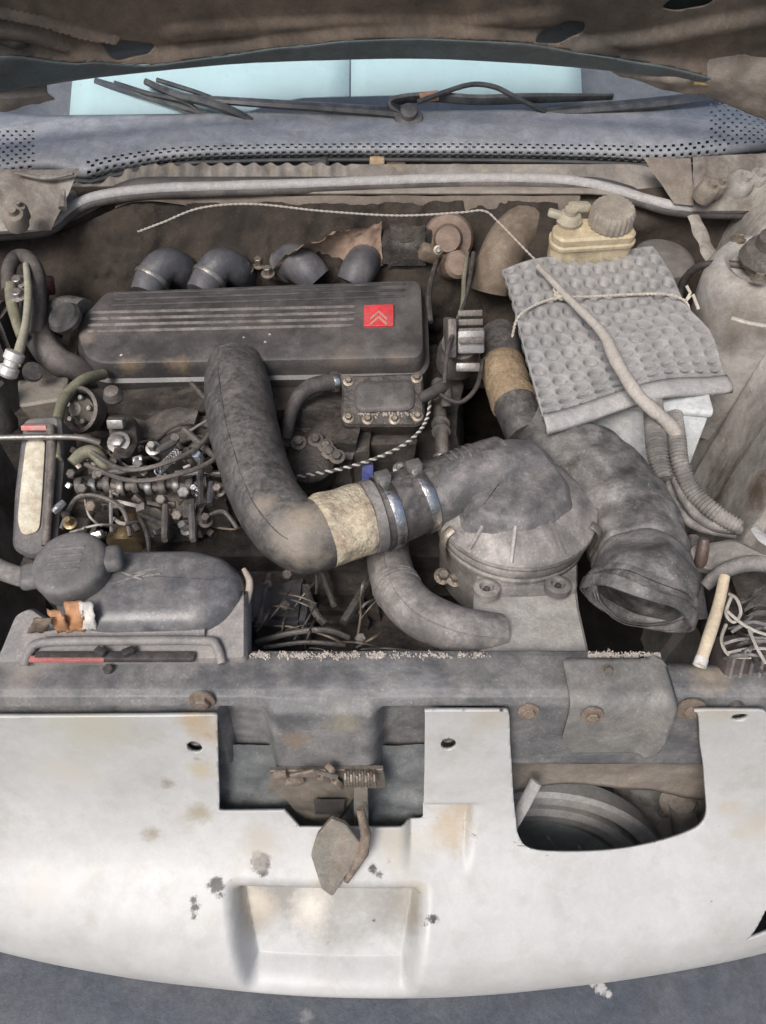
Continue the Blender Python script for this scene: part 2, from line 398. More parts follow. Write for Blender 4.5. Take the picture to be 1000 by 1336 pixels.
# ------------------------------------------------------------------ setting
def plane_sheet(name, z, s, m):
    M = Mesh(); M.loft([[(-s, -s, z), (s, -s, z)], [(-s, s, z), (s, s, z)]])
    return M.thing(name, None, None, m, kind='structure')
plane_sheet('ground', 0, 60, M_asphalt)

# ------------------------------------------------------------------ car body: the shell round the engine bay
BODY = T('car_body', 'worn pale grey car shell around the open engine bay', 'car body', (0, .4, .3))
def slam_pt(x, t):
    pr = [(.045, .70), (.03, .735), (.024, .748), (.016, .7505), (-.018, .750), (-.025, .747), (-.029, .738), (-.031, .72), (-.034, .66), (-.035, .637), (-.028, .630), (.0, .63)]
    f = t*(len(pr)-1); i = min(len(pr)-2, int(f)); g = f-i
    y = pr[i][0]*(1-g)+pr[i+1][0]*g; z = pr[i][1]*(1-g)+pr[i+1][1]*g
    lump = sm(-.112, -.098, x)*(1-sm(-.014, .002, x)); fz = 1-sm(.735, .75, z)
    up = sm(.745, .70, z)
    y -= .020*lump*fz*(.45+.55*sm(.74, .64, z)) if y < .02 else 0
    rec = sm(-.152, -.147, x)*(1-sm(-.118, -.104, x))+sm(-.008, .006, x)*(1-sm(.108, .112, x))
    if y < .01: y += .014*rec*sm(.738, .728, z)
    rs = sm(.20, .29, x)                                       # the right end falls away under the wiring
    z -= .022*rs*sm(.0, .03, y)
    z += .0012*noise.noise(Vector((x*14, y*20, 3)))
    return (x, y, z)
M = Mesh(); M.loft([[slam_pt(-.75+1.5*i/420, j/66) for j in range(67)] for i in range(421)])
SL = M.part('slam_panel', M_slam, BODY, ang=50)
# reinforcement plate on the slam panel with its bolts
def slam_y(z): return -.031 if z > .72 else -.031-.004*(.72-z)/.08
M = Mesh()
lp = [(.168, .0), (.252, .0), (.262, .004), (.262, .09), (.255, .105), (.18, .105), (.168, .085)]
def rp(a, b):
    if b < .03: y, z = .012-b*1.2, .7535
    elif b < .042: t = (b-.03)/.012; y, z = -.024-.011*math.sin(t*1.57), .7535-.012*(1-math.cos(t*1.57))
    else: y, z = -.036-.004*(b-.042)/.06, .7415-(b-.042)
    z += .004*sm(.246, .25, a)*(1-sm(.256, .262, a))*(b < .04)
    y -= .006*sm(.244, .25, a)*(b > .03); y -= .0015
    return (a, y, z)
M.plate(fillet(lp, .006), [], (.006, .004), rp)
RP = M.part('reinforcement_plate', mat('plate_paint', (.14, .137, .13), (.24, .225, .205), .7, .65, sc_=18, up=.2), BODY, solid=.003)
def face_bolt(u, v, y, parent, r=.006, m=M_zinc, washer=True, ax=(0, -1, .15), name='bolt'):
    p = YP(u, v, y); return Mesh().bolt(p, ax, r, .004, washer).part(name, m, parent)
face_bolt(773, 933, -.0415, RP, .006, M_rust); face_bolt(690, 928, -.031, SL, .006, M_rust)
Mesh().bolt(H(793, 878, .7545), (0, -.2, 1), .0045, .004).part('bolt', M_zinc, RP)
Mesh().bolt(H(142, 874, .752), (0, -.2, 1), .005, .003, False).part('clip', M_black, SL)
face_bolt(902, 925, -.031, SL, .008, M_rust)

def heightgrid(x0, x1, y0, y1, nx, ny, f):
    return Mesh().loft([[(x0+(x1-x0)*i/nx, y0+(y1-y0)*j/ny, f(x0+(x1-x0)*i/nx, y0+(y1-y0)*j/ny)) for j in range(ny+1)] for i in range(nx+1)])
def bumpy(p, s, a): return a*noise.fractal(Vector(p)*s, .8, 2.1, 4)
# right inner wing with strut tower
def wr(x, y):
    x0 = .375+.075*sm(.15, .45, y)+.015*math.sin(y*9)
    x0 += .018*sm(.335, .345, y)-.014*sm(.215, .222, y)+.012*sm(.45, .46, y)
    h = .40+(.845-.40)*sm(x0-.02, x0+.075, x)+.05*sm(x0+.07, .62, x)
    h += (.055*sm(.35, .62, y))*sm(x0+.03, x0+.1, x)
    h -= .19*sm(.30, .10, y)*sm(x0, x0+.1, x)
    return h+bumpy((x, y, 0), 9, .004)
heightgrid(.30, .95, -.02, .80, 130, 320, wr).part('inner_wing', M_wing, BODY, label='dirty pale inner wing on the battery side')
c = H(1008, 340, .892)
M = Mesh(); M.lathe([(.085, -.25), (.082, -.06), (.078, -.02), (.066, -.002), (.058, 0), (.05, -.006), (.048, -.012), (.03, -.012), (.028, .004), (.02, .008), (.0, .008)], c, (-.1, -.1, 1), 40)
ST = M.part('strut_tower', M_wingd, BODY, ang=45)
Mesh().lathe([(.040, .0), (.042, .006), (.036, .018), (.026, .022), (.024, .034), (.012, .040), (0, .040)], c, (-.1, -.1, 1), 24).part('strut_mount', M_cast, ST)
for a in range(3):
    Mesh().bolt(c+Vector((.062*math.cos(a*2.1+2), .062*math.sin(a*2.1+2), .002)), (0, 0, 1), .006, .008).part('nut', M_zinc, ST)
# a folded flange running down the right wing from the bulkhead edge
P, R = path([(905, 282, .885, 8), (918, 312, .872, 9), (932, 345, .86, 10), (944, 372, .85, 6)], 6)
Mesh().tube(P, R, 10, flat=.35, wob=.4).part('wing_flange', mat('flange_paint', (.36, .335, .30), (.2, .16, .13), .7, .6, sc_=40, up=0), BODY)
# left inner wing
def wl(x, y):
    x0 = -.47-.06*sm(.1, .6, y)
    return .40+.42*sm(x0, x0-.12, x)+.07*sm(.4, .7, y)*sm(x0-.06, x0-.14, x)+bumpy((x, y, 4), 9, .004)
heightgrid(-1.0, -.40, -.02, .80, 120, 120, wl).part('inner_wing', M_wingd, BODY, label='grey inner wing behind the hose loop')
# bay floor, front well, bulkhead
M = Mesh(); M.loft([[(x, y, .42+bumpy((x, y, 9), 6, .05)) for y in [i*.02+.10 for i in range(38)]] for x in [i*.03-.72 for i in range(49)]])
M.part('underbody', M_floor, BODY)
def bulk(x, z):
    y = .745+.03*sm(.84, .90, z)-.02*sm(.62, .55, z)+bumpy((x*.7, 0, z), 7, .018)
    return (x, y, z)
M = Mesh(); M.loft([[bulk(-.95+1.9*i/150, .40+.485*j/60) for j in range(61)] for i in range(151)])
M.part('bulkhead', M_fire, BODY)
def edge_z(x): return .899-.050*sm(-.36, -.52, x)-.030*sm(.31, .46, x)
# channel behind the bulkhead edge: a pale fluted rear wall under the cowl
def chan(x, t):
    y = .775+.05*t; z = .872+.028*t if t < 1 else .9
    y += .007*math.sin(x*2*math.pi/.026)*sm(.1, .3, t)*(1-sm(-.06, -.04, x))
    y -= .07*sm(-.40, -.55, x)+.03*sm(.40, .5, x); z -= .028*sm(-.40, -.55, x)+.02*sm(.38, .5, x)
    return (x, y, z)
M = Mesh(); M.loft([[chan(-.95+1.9*i/500, j/12) for j in range(13)] for i in range(501)])
CH = M.part('scuttle_channel', mat('scuttle_paint', (.32, .29, .255), (.13, .11, .095), .6, .65, sc_=14, up=0, streak=((.5, .38, .22), (30, 30, 4), .35)), BODY)
M = Mesh(); M.loft([[(x, y, edge_z(x)-.012+(.004 if y > .77 else 0)) for y in (.742, .76, .79)] for x in [-.95+i*.02 for i in range(96)]])
M.part('bulkhead_edge', M_firep, BODY, solid=.004)
# lower pale strip of the bulkhead under the seal (right of centre)
M = Mesh(); M.loft([[(x, .744-.004*j, edge_z(x)-.014-(.022+.016*math.sin(x*6+1)+.006*math.sin(x*23))*j/4+.002*noise.noise(Vector((x*20, j, 0)))) for j in range(5)] for x in [-.40+i*.005 for i in range(140)]])
M.part('bulkhead_flange', mat('flange_brown_paint', (.14, .11, .085), (.19, .145, .11), .6, .65, sc_=12, up=0), BODY)
# corner panels at both ends of the scuttle
def corner(pts, name, m, z0, label=None, org=BODY, th=.004):
    M = Mesh(); L = [H(u, v, z0 if len(q) == 0 else q[0]) for u, v, *q in pts]
    M.slab(L, [(0, -th), (.001, -.001), (-.001, 0)], (0, -.4, 1)); return M.part(name, m, org, label=label)
M_wcor = mat('scuttle_corner_paint', (.27, .25, .22), (.14, .11, .09), .8, .65, sc_=16, up=0, var=.35, streak=((.10, .08, .065), (40, 40, 12), .8))
patch([(-90, 222, .925), (104, 220, .93), (66, 300, .868), (-90, 305, .868)], 60, 30, .003, 16, 1, -.003).part('scuttle_corner', M_wcor, BODY)
patch([(840, 204, .93), (902, 206, .925), (906, 268, .882), (880, 266, .882)], 24, 20, .002, 20, 2).part('scuttle_gusset', M_firep, BODY)
patch([(904, 205, .93), (1080, 195, .93), (1080, 278, .876), (905, 274, .876)], 60, 30, .0035, 18, 3, -.003).part('scuttle_corner', M_wcor, BODY)
for L in ([(20, 225, .93, 2), (60, 232, .925, 3), (96, 226, .93, 2)], [(24, 292, .875, 2), (30, 270, .89, 3), (36, 252, .9, 2)], [(96, 228, .92, 2), (84, 250, .905, 4), (82, 272, .89, 6)]):
    hose(L, 6, 8).part('scuttle_crease', M_wcor, BODY)
for u, v, r in ((20, 286, .016), (28, 276, .010), (922, 250, .016), (935, 246, .012), (965, 240, .02), (985, 235, .016)):
    Mesh().lathe([(r, -.01), (r, .006), (r*.8, .012), (r*.4, .013), (r*.35, .02), (0, .02)], H(u, v, .905), (.2, -.5, 1), 14).part('grommet', M_wingd if u > 940 else M_firep, BODY)

# ------------------------------------------------------------------ white front panel
WP = [(-.0360, .7465), (-.0363, .742), (-.038, .72), (-.041, .69), (-.045, .66), (-.0515, .628), (-.06, .60), (-.071, .578), (-.085, .56), (-.102, .546), (-.12, .535), (-.136, .527), (-.15, .519), (-.164, .509), (-.176, .497), (-.184, .484), (-.189, .47), (-.191, .455), (-.190, .44), (-.186, .428)]
WPS = cat_(WP, 6)
def wp0(x, t):
    f = max(0, min(.99999, t))*(len(WPS)-1); i = int(f); g = f-i; a, b = WPS[i], WPS[i+1]
    y, z = a[0]+(b[0]-a[0])*g, a[1]+(b[1]-a[1])*g
    ty, tz = b[0]-a[0], b[1]-a[1]; l = math.hypot(ty, tz); n = Vector((0, tz/l, -ty/l))     # outward: forward / up
    return Vector((x, y+.25*x*x*sm(.15, .9, t), z)), n
def wp_inv(u, v):
    lo, hi = 0., 1.; x = 0
    for _ in range(40):
        t = (lo+hi)/2; x = 0
        for _ in range(3):
            P, n = wp0(x, t); x = (u-500)/FPX*depth(P)
        P, n = wp0(x, t)
        if proj(P)[1] < v: lo = t
        else: hi = t
    return (x, t)
XL = [wp_inv(u, v) for u, v in ((298, 1146), (322, 1286), (538, 1286), (557, 1143), (562, 1045), (626, 1043), (612, 1100), (600, 1132), (562, 1100))]
T0, T1 = XL[0][1], XL[1][1]; PK = XL[4:]
REC = [(lambda P, n: P-n*dd)(*wp0(0, tt)) for tt, dd in ((T0, .027), (T1, .024))]
def wp(x, t):
    P, n = wp0(x, t)
    f = max(0, min(1, (t-T0)/(T1-T0))); xl = XL[0][0]+(XL[1][0]-XL[0][0])*f**1.4; xr = XL[3][0]+(XL[2][0]-XL[3][0])*f**1.4
    m = sm(xl-.003, xl+.013, x)*(1-sm(xr-.013, xr+.003, x))*sm(T0-.004, T0+.040, t)*(1-sm(T1-.05, T1+.03, t))
    FL_ = REC[0].lerp(REC[1], f); k_ = m
    d = 0
    pt0, pt1 = PK[0][1], PK[3][1]; g = (t-pt0)/(pt1-pt0)
    xa, xb = PK[0][0]-.02, PK[1][0]-.008*max(0, g)
    m = sm(xa-.01, xa, x)*(1-sm(xb-.007, xb+.001, x))*sm(pt0-.002, pt0+.014, t)*(1-sm(pt0+.1*(pt1-pt0), pt1+.03, t))
    d -= .017*m
    d += .0012*noise.noise(Vector((x*9, t*7, 1)))
    if k_ > 0: P = P.lerp(Vector((P.x, FL_.y+(P.y-wp0(0, t)[0].y), FL_.z)), k_)
    return P+n*d
XB = wp_inv
out = [XB(u, v) for u, v in ((-160, 931), (285, 929), (286, 1000), (287, 1055), (372, 1055), (392, 1077), (553, 1077), (554, 1000), (554, 924), (660, 922), (665, 960), (668, 1010), (672, 1060), (676, 1088), (692, 1106), (740, 1110), (800, 1107), (850, 1098), (893, 1085), (915, 1072), (921, 1050), (917, 1000), (912, 960), (905, 924), (920, 913), (974, 909), (990, 920), (998, 960), (1004, 1005), (1100, 1006), (1290, 1020), (1290, 1085), (1120, 1135), (1030, 1165), (996, 1186), (972, 1224), (1000, 1213), (1090, 1188), (1290, 1130))]
out = out[:10]+[tuple(q) for q in cat_(out[10:24], 4)]+out[24:]
out = [(-.42, out[0][1])]+out[1:]
out += [(out[-1][0], 1.), (-.42, 1.)]
fr = [0]*len(out)
for i in (1, 3, 6, 8, 9): fr[i] = .006 if i in (3, 6) else .010
holes = [[(c_[0]+.0074*math.cos(a*.524), c_[1]+.0074*2.2*math.sin(a*.524)) for a in range(12)] for c_ in (XB(585, 967), XB(964, 931), XB(255, 971))]
spots = []
def ws(u, v, r, c, s=.6): spots.append((None, (u, v), r, c, s))
FP = T('nose_fascia', 'white painted front panel with cut-outs and a shallow plate recess, grubby and chipped', 'front panel', (0, -.12, .43))
so_ = WL[FP]
def sp(u, v, r, c, s): P = wp(*XB(u, v)); return (tuple(P-so_), r, c, s)
RU, BK, OC = (.36, .30, .22), (.015, .014, .013), (.42, .395, .345)
M_white = mat('white_panel_paint', (.478, .482, .478), (.375, .37, .355), .5, .45, sc_=9, up=0, var=.06, speck=.15, bump=.05, fine=160,
    streak=((.37, .345, .30), (24, 24, 24), .5),
    spots=[sp(220, 1018, .011, (.26, .23, .19), .8), sp(200, 1085, .013, (.30, .27, .22), .8), sp(262, 1056, .016, (.33, .30, .24), .8), sp(258, 935, .026, (.44, .36, .26), .8), sp(270, 955, .022, (.42, .33, .23), .9), sp(262, 1000, .020, (.45, .40, .31), .9), sp(590, 1085, .030, (.40, .34, .26), .8), sp(610, 1060, .022, (.36, .30, .22), .9), sp(310, 1160, .025, (.42, .38, .31), .9), sp(540, 1160, .025, (.42, .38, .31), .9), sp(430, 1155, .03, (.44, .40, .33), .95), sp(360, 1190, .05, (.25, .243, .225), .9), sp(450, 1185, .05, (.28, .272, .25), .9), sp(515, 1200, .045, (.25, .243, .225), .9), sp(430, 1240, .05, (.30, .293, .275), .95), sp(318, 1215, .03, (.28, .25, .20), .9), sp(545, 1210, .025, (.30, .27, .22), .9), sp(985, 1075, .025, (.42, .39, .34), .9), sp(950, 1050, .02, (.45, .41, .36), .9), sp(330, 1220, .028, (.42, .37, .30), .95), sp(90, 1000, .04, (.48, .46, .42), .95), sp(60, 1160, .03, (.48, .46, .43), .95), sp(120, 1200, .012, (.38, .36, .33), .9), sp(335, 1210, .008, (.35, .33, .3), .9),  # large grey-tan spots in the plate recess paint its shade; the others are stains
           sp(340, 1122, 0.0130, BK, .3), sp(334, 1116, 0.0058, BK, .2), sp(348, 1126, 0.0058, BK, .2), sp(487, 1132, 0.0072, BK, .3), sp(508, 1122, .005, (.2, .17, .13), .3), sp(515, 1104, .004, (.3, .26, .2), .3), sp(70, 1110, 0.0029, BK, .3), sp(610, 1236, 0.0029, BK, .3), sp(700, 1180, .002, (.2, .18, .15), .3), sp(845, 1150, 0.0029, BK, .3), sp(150, 1060, .003, (.3, .27, .22), .3), sp(40, 1060, .004, (.33, .31, .27), .5), sp(352, 1207, .004, (.2, .18, .15), .4), sp(262, 1032, .004, (.3, .2, .12), .5), sp(268, 900, .012, (.26, .22, .17), .9), sp(258, 985, .006, (.28, .22, .15), .7), sp(344, 1134, 0.0087, BK, .3), sp(254, 1172, 0.0058, BK, .3), sp(256, 1182, 0.0072, BK, .3), sp(255, 1194, 0.0058, BK, .3), sp(282, 1154, 0.0101, BK, .3), sp(288, 1168, 0.0058, BK, .3), sp(565, 1199, 0.0072, BK, .3), sp(558, 1205, 0.0043, BK, .3), sp(495, 1140, 0.0058, BK, .3), sp(198, 1140, .003, (.25, .22, .2), .4),
           sp(640, 930, .03, OC, .9), sp(520, 1100, .04, OC, .9), sp(340, 1100, .03, OC, .95), sp(120, 945, .06, (.44, .43, .36), .95), sp(770, 1127, .004, (.3, .25, .2), .4), sp(487, 1238, 0.0043, BK, .3), sp(372, 1240, .003, (.2, .18, .16), .4), sp(425, 1275, .005, (.25, .23, .2), .4),
           sp(940, 920, .03, OC, .9), sp(960, 1085, .01, (.42, .38, .32), .9), sp(322, 1200, .022, (.55, .50, .42), .95), sp(400, 1215, .03, (.62, .58, .5), .95)])
M = Mesh(); M.plate(fillet(out, fr, 5), holes, (.003, .005), wp)
M.part('painted_sheet', M_white, FP, solid=.004, ang=80)
for u, v in ((585, 967), (964, 931), (255, 971)):
    P, n = wp0(*XB(u, v)); Mesh().lathe([(.0074, -.009), (.0073, -.003), (.005, -.0022), (.004, -.003), (0, -.0032)], P, n, 16).part('plug', M_cast, FP)
P, n = wp0(*XB(262, 913)); Mesh().bolt(P-n*.008, n, .007, .006).part('bolt', M_rust, FP)

# bumper below
BU = T('front_bumper', 'dark blue-grey plastic bumper below the white front panel', 'bumper', (0, -.25, .30))
bp = [(-.10, .43), (-.16, .428), (-.20, .424), (-.24, .418), (-.275, .408), (-.30, .392), (-.312, .37), (-.316, .33), (-.314, .25), (-.30, .22)]
bps = cat_(bp, 5)
M = Mesh(); M.loft([[(x, y+.22*x*x+.001*noise.noise(Vector((x*20, y*20, 0))), z-.004) for y, z in bps] for x in [-.8+i*.016 for i in range(101)]])
M.part('shell', mat('bumper_plastic_scuffed', (.052, .064, .083), (.095, .10, .113), .6, .55, sc_=12, up=.1, bump=.3, fine=220,
    spots=[(tuple(H(u, v, .424)-WL[BU]), r, (.42, .42, .41), .3) for u, v, r in ((785, 1290, .008), (795, 1297, .006), (775, 1283, .005), (803, 1303, .004))]+[(tuple(H(400, 1328, .424)-WL[BU]), .010, (.2, .2, .2), .5)]), BU, solid=.004)
# indicator lamp at the right end
IL = T('indicator_lamp', 'dark indicator recess at the right end of the white front panel', 'indicator', H(1000, 1200, .45))
M = Mesh(); M.slab([YP(u, v, -.10) for u, v in ((978, 1175), (1060, 1130), (1090, 1215), (965, 1235))], [(0, -.05), (0, 0), (-.004, .003)], (0, -1, .2)); M.part('housing', M_cast, IL)
M = Mesh(); M.slab([YP(u, v, -.108) for u, v in ((990, 1195), (1050, 1160), (1065, 1205), (985, 1217))], [(0, 0), (0, .006), (-.004, .009)], (0, -1, .2)); M.part('lens', mat('grey_lens', (.12, .12, .13), None, rough=.25, bump=0), IL)

# ------------------------------------------------------------------ behind the front panel: fan, latch
FS = T('cooling_fan_shroud', 'ringed grey fan shroud seen through the square opening in the white panel', 'fan shroud', YP(720, 1150, .03))
ax = (0, -1, .35); cc = YP(702, 1030, .0)-Vector((0, .33, .944))*.185
def ringp(rr): return [(r*.9/1000, h) for r, h in rr]
Mesh().lathe(ringp([(206, -.02), (206, .004), (200, .008), (186, .006), (178, -.004)]), cc, ax, 72, True).part('outer_ring', M_fan, FS)
Mesh().lathe(ringp([(176, -.012), (174, .002), (166, .006), (152, .002), (146, -.010)]), cc, ax, 72, True).part('inner_ring', M_fan, FS)
Mesh().lathe(ringp([(143, -.02), (141, -.004), (100, -.012), (40, -.022), (0, -.022)]), cc, ax, 72).part('grille_disc', M_fand, FS)
for a in range(16):
    q = Vector((0, 0, 1)).rotation_difference(Vector(ax).normalized()); t = a*2*math.pi/16+.1
    pa = cc+q @ Vector((.02*math.cos(t), .02*math.sin(t), -.014)); pb = cc+q @ Vector((.108*math.cos(t+.5), .108*math.sin(t+.5), -.0)); pm = cc+q @ Vector((.07*math.cos(t+.15), .07*math.sin(t+.15), -.008))
    Mesh().tube([Vector(p) for p in cat_([pa, pm, pb], 5)], .0035, 6, flat=.5).part('vane', M_fand, FS)
M = Mesh(); zl_ = lambda x: .560-.02*sm(.2, .13, x)-.9*max(0, x-.19)**2-.09*max(0, x-.19)
M.loft([[(x, -.027+.008*t+.006*math.sin(t*3.1)+.002*noise.noise(Vector((x*25, t*3, 3))), .632+(zl_(x)-.632)*t) for t in [k/14 for k in range(15)]] for x in [.08+i*.004 for i in range(85)]])
M.thing('cross_member', 'brown dusty cross member above the fan shroud', 'cross member', M_firep, solid=.004)
M = Mesh(); M.loft([[(x, .12+bumpy((x, z, 7), 6, .01), z) for z in [.30+i*.02 for i in range(15)]] for x in [-.40+i*.03 for i in range(33)]])
M.thing('radiator', 'dark radiator core low behind the latch opening', 'radiator', mat('radiator_core', (.06, .075, .075), (.1, .1, .095), .5, .6))
Pb, Rb = path([(700, 1020, .60, 8), (683, 1052, .57, 8), (668, 1078, .55, 8)], 5)
Mesh().tube(Pb, Rb, 10, flat=.35).thing('bracket_strap', 'short slanting grey strap beside the fan shroud', 'strap', M_fan)
HS = T('headlight_stub', 'round brown lamp socket with a stub tube at the right edge of the square opening', 'lamp socket', YP(892, 1080, -.01))
Mesh().lathe([(.0, -.0), (.026, 0), (.028, .004), (.024, .008), (.015, .010), (.012, .016), (0, .016)], YP(892, 1042, .0), (-.15, -1, .4), 24).part('flange', M_firep, HS)
P = [YP(890, 1046, -.008), YP(893, 1065, -.012), YP(896, 1100, -.014)]
Mesh().tube(P, [.015, .016, .016], 16).part('stub_tube', mat('stub_metal', (.30, .27, .24), (.2, .16, .13), .5, .5, sc_=40), HS)
Mesh().bolt(YP(868, 1060, -.006), (0, -1, .3), .005, .004).part('screw', M_zinc, HS)

LA = T('bonnet_latch', 'rusty bonnet latch with coil spring and lozenge release lever over the white panel', 'latch', YP(440, 1070, -.06))
for u, v, l_, a in ((330, 1012, .09, .1), (520, 1010, .075, -.15)):
    Mesh().box(YP(u, v, -.030), (l_, .006, .016), (0, a, 0)).part('cross_rod', mat('dark_bar', (.10, .095, .09), (.2, .17, .14), .5, .6), LA)
patch([(280, 972, .66), (562, 972, .66), (562, 1085, .53), (280, 1085, .53)], 60, 30, .004, 30, 4).part('backing_plate', mat('backing_dark', (.12, .135, .14), (.20, .19, .18), .6, .5), LA)
M = Mesh(); lp = [YP(u, v, -.056) for u, v in ((352, 1005), (500, 1003), (505, 1028), (470, 1030), (440, 1072), (392, 1068), (375, 1045), (350, 1030))]
M.slab(lp, [(0, -.004), (0, 0), (-.001, .001)], (0, -1, .3)); M.part('latch_plate', mat('latch_plate_metal', (.17, .15, .125), (.24, .19, .14), .7, .6, metal=.2, sc_=30), LA)
M = Mesh(); lp = [YP(u, v, -.061) for u, v in ((410, 1043), (450, 1043), (448, 1060), (412, 1060))]
M.slab(lp, [(0, 0), (0, .0025)], (0, -1, .3)); M.part('slot', M_black, LA)
M = Mesh(); n = 90
M.tube([YP(450+40*i/n, 1016, -.064)+Vector((0, math.cos(i*.75)*.0065, math.sin(i*.75)*.0085)) for i in range(n+1)], .0016, 6); M.part('spring', M_zinc, LA)
M = Mesh()
for i, (a, b) in enumerate(((365, 1012), (384, 1020), (402, 1010), (423, 1016), (440, 1022), (432, 1008))):
    M.box(YP(a, b, -.062), (.013+.004*(i % 3), .006, .009), (.2*i, .3*i, .2), .001)
M.part('pivot_lugs', M_rust, LA)
P = [YP(380, 1012, -.066), YP(410, 1006, -.068), YP(440, 1014, -.068)]
Mesh().tube(P, .0025, 8).part('hook', M_zinc, LA)
M = Mesh(); lp = [YP(u, v, -.062) for u, v in ((462, 1022), (480, 1022), (482, 1100), (478, 1135), (462, 1132))]
M.slab(lp, [(0, -.003), (0, 0), (-.0008, .0008)], (0, -1, .35)); M.part('hanger_strip', M_lever, LA)
def lever(u, v): return PL(u, v, (0, -.098, .585), Vector((0, -.86, .5)).normalized())
lp = [lever(u, v) for u, v in ((433, 1068), (452, 1076), (478, 1110), (452, 1142), (434, 1170), (420, 1160), (406, 1116), (414, 1090))]
M = Mesh(); M.slab(fillet(lp, .003, 3), [(0, -.005), (0, 0), (-.0012, .0012)], Vector((0, -.86, .5))); M.part('release_lever', M_lever, LA)
M = Mesh(); M.tube([lever(470, 1055), lever(478, 1090), lever(474, 1112), lever(452, 1150)], [.004, .0055, .006, .003], 10); M.part('lever_edge', M_rust, LA)

# pale grit lying along the rear edge of the slam panel: nobody could count it
M = Mesh(); k_ = 0
while k_ < 1500:
    u = random.choice((random.uniform(325, 640), random.uniform(330, 520), random.uniform(768, 862)))
    if noise.noise(Vector((u*.06, 0, 1)))+.5*noise.noise(Vector((u*.25, 3, 1)))+random.gauss(0, .25) < -.05: continue
    P = H(u, 855+random.gauss(0, 2.0)+3.5*noise.noise(Vector((u*.09, 7, 1))), .7512); s = random.uniform(.0004, .0013)*(1.6 if k_ % 17 == 0 else 1); k_ += 1
    M.box(P, (s*1.8, s, s*.8), (random.random()*3, random.random()*3, random.random()*3), 0)
M.thing('grit', 'crumbs of pale grit along the rear edge of the slam panel', 'grit', M_salt, kind='stuff', smooth=False)
# ------------------------------------------------------------------ scuttle: cowl, seal, windscreen, wipers, bonnet
CP = Vector((0, .80, .905)); CN = Vector((0, -.17, 1)).normalized()
def cowl(u, v, h=0): return PL(u, v, CP+CN*h, CN)
def cow_in(v): return v
CW = T('cowl_panel', 'blue-grey plastic cowl panel with rows of small vent slots below the windscreen', 'cowl', (0, .88, .9))
lower = cat_([(-90, 265), (-20, 238), (20, 226), (75, 222), (110, 232), (150, 222), (230, 208), (350, 203), (500, 202), (650, 203), (780, 206), (860, 210), (930, 205), (1000, 196), (1090, 190)], 8)
upper = cat_([(-90, 150), (-20, 148), (60, 152), (200, 151), (400, 148), (600, 146), (800, 142), (900, 128), (960, 122), (1020, 150), (1090, 175)], 8)
def lo_v(u):
    for (a, b), (c, d) in zip(lower, lower[1:]):
        if a <= u <= c: return b+(d-b)*(u-a)/(c-a)
    return lower[-1][1]
def up_v(u):
    for (a, b), (c, d) in zip(upper, upper[1:]):
        if a <= u <= c: return b+(d-b)*(u-a)/(c-a)
    return upper[-1][1]
def cw_pt(u, v):
    f = (v-up_v(u))/(lo_v(u)-up_v(u))
    h = .007*math.sin(min(1, max(0, f))*math.pi)**.7-.012*sm(.88, 1.0, f)+.006*sm(.25, .0, f)
    return cowl(u, v, h)
bm = bmesh.new(); cache = {}
def cv(u, v):
    k = (round(u*4), round(v*8))
    if k not in cache: cache[k] = bm.verts.new(cw_pt(u, v))
    return cache[k]
NU = 210; us = [-80+i*1160/NU for i in range(NU+1)]
rows = [i/15 for i in range(16)]
def isvent(i, j, u, f, v):
    if f > .70 and f < .97 and 115 < u < 950: return (i % 2 == 0) if j % 2 == 0 else (i % 2 == 1)
    if u < 45 and f > .28 and f < .92: return (i+j) % 2 == 0
    if u > 925 and f > .05 and f < .9: return (i+j) % 2 == 0
    return False
for i in range(NU):
    for j in range(15):
        u0, u1 = us[i], us[i+1]; um = (u0+u1)/2; f0, f1 = rows[j], rows[j+1]
        def V(u, f): return up_v(u)+(lo_v(u)-up_v(u))*f
        q = [cv(u0, V(u0, f0)), cv(u1, V(u1, f0)), cv(u1, V(u1, f1)), cv(u0, V(u0, f1))]
        if isvent(i, j, um, (f0+f1)/2, V(um, (f0+f1)/2)):
            c_ = sum((x.co for x in q), Vector())/4; k_ = .80 if 45 < um < 925 else .66
            r = [bm.verts.new(c_+(x.co-c_)*k_) for x in q]
            for k in range(4): bm.faces.new((q[k], q[(k+1) % 4], r[(k+1) % 4], r[k]))
        else: bm.faces.new(q)
M = Mesh(); M.bm.free(); M.bm = bm; M.part('vent_panel', M_cowl, CW, solid=.003)
M = Mesh(); M.loft([[cw_pt(u, up_v(u)+(lo_v(u)-up_v(u))*f)-Vector((0, 0, .022)) for f in (0, .3, .6, 1)] for u in us[::6]])
M.part('drain_tray', M_black, CW)
P = [cw_pt(u, lo_v(u)+2)+Vector((0, -.002, -.004)) for u in us[::4]]
Mesh().tube(P, .003, 8).part('front_lip', mat('cowl_lip', (.055, .06, .068), (.12, .11, .10), .5, .6), CW)

sealp = [(-70, 304, .853), (-20, 302, .853), (40, 298, .855), (68, 292, .86), (88, 276, .872), (112, 261, .885), (150, 252, .893), (210, 246, .897), (300, 243, .899), (400, 240, .899), (500, 236, .899), (600, 233, .899), (690, 233, .899), (750, 237, .896), (800, 247, .889), (840, 259, .881), (875, 268, .875), (910, 272, .872), (960, 273, .872), (1070, 274, .872)]
P, R = path([(*p, 6.8) for p in sealp], 8)
R = [r*(1+.06*noise.noise(p*30)) for p, r in zip(P, R)]
SE = Mesh().tube(P, R, 14, wob=.06).thing('bulkhead_seal', 'pale worn rubber seal running along the bulkhead edge below the cowl', 'seal', M_seal)
Mesh().tube([p+Vector((0, -.004, -.007)) for p in P], [r*.8 for r in R], 10).part('seal_foot', M_rubber, SE)

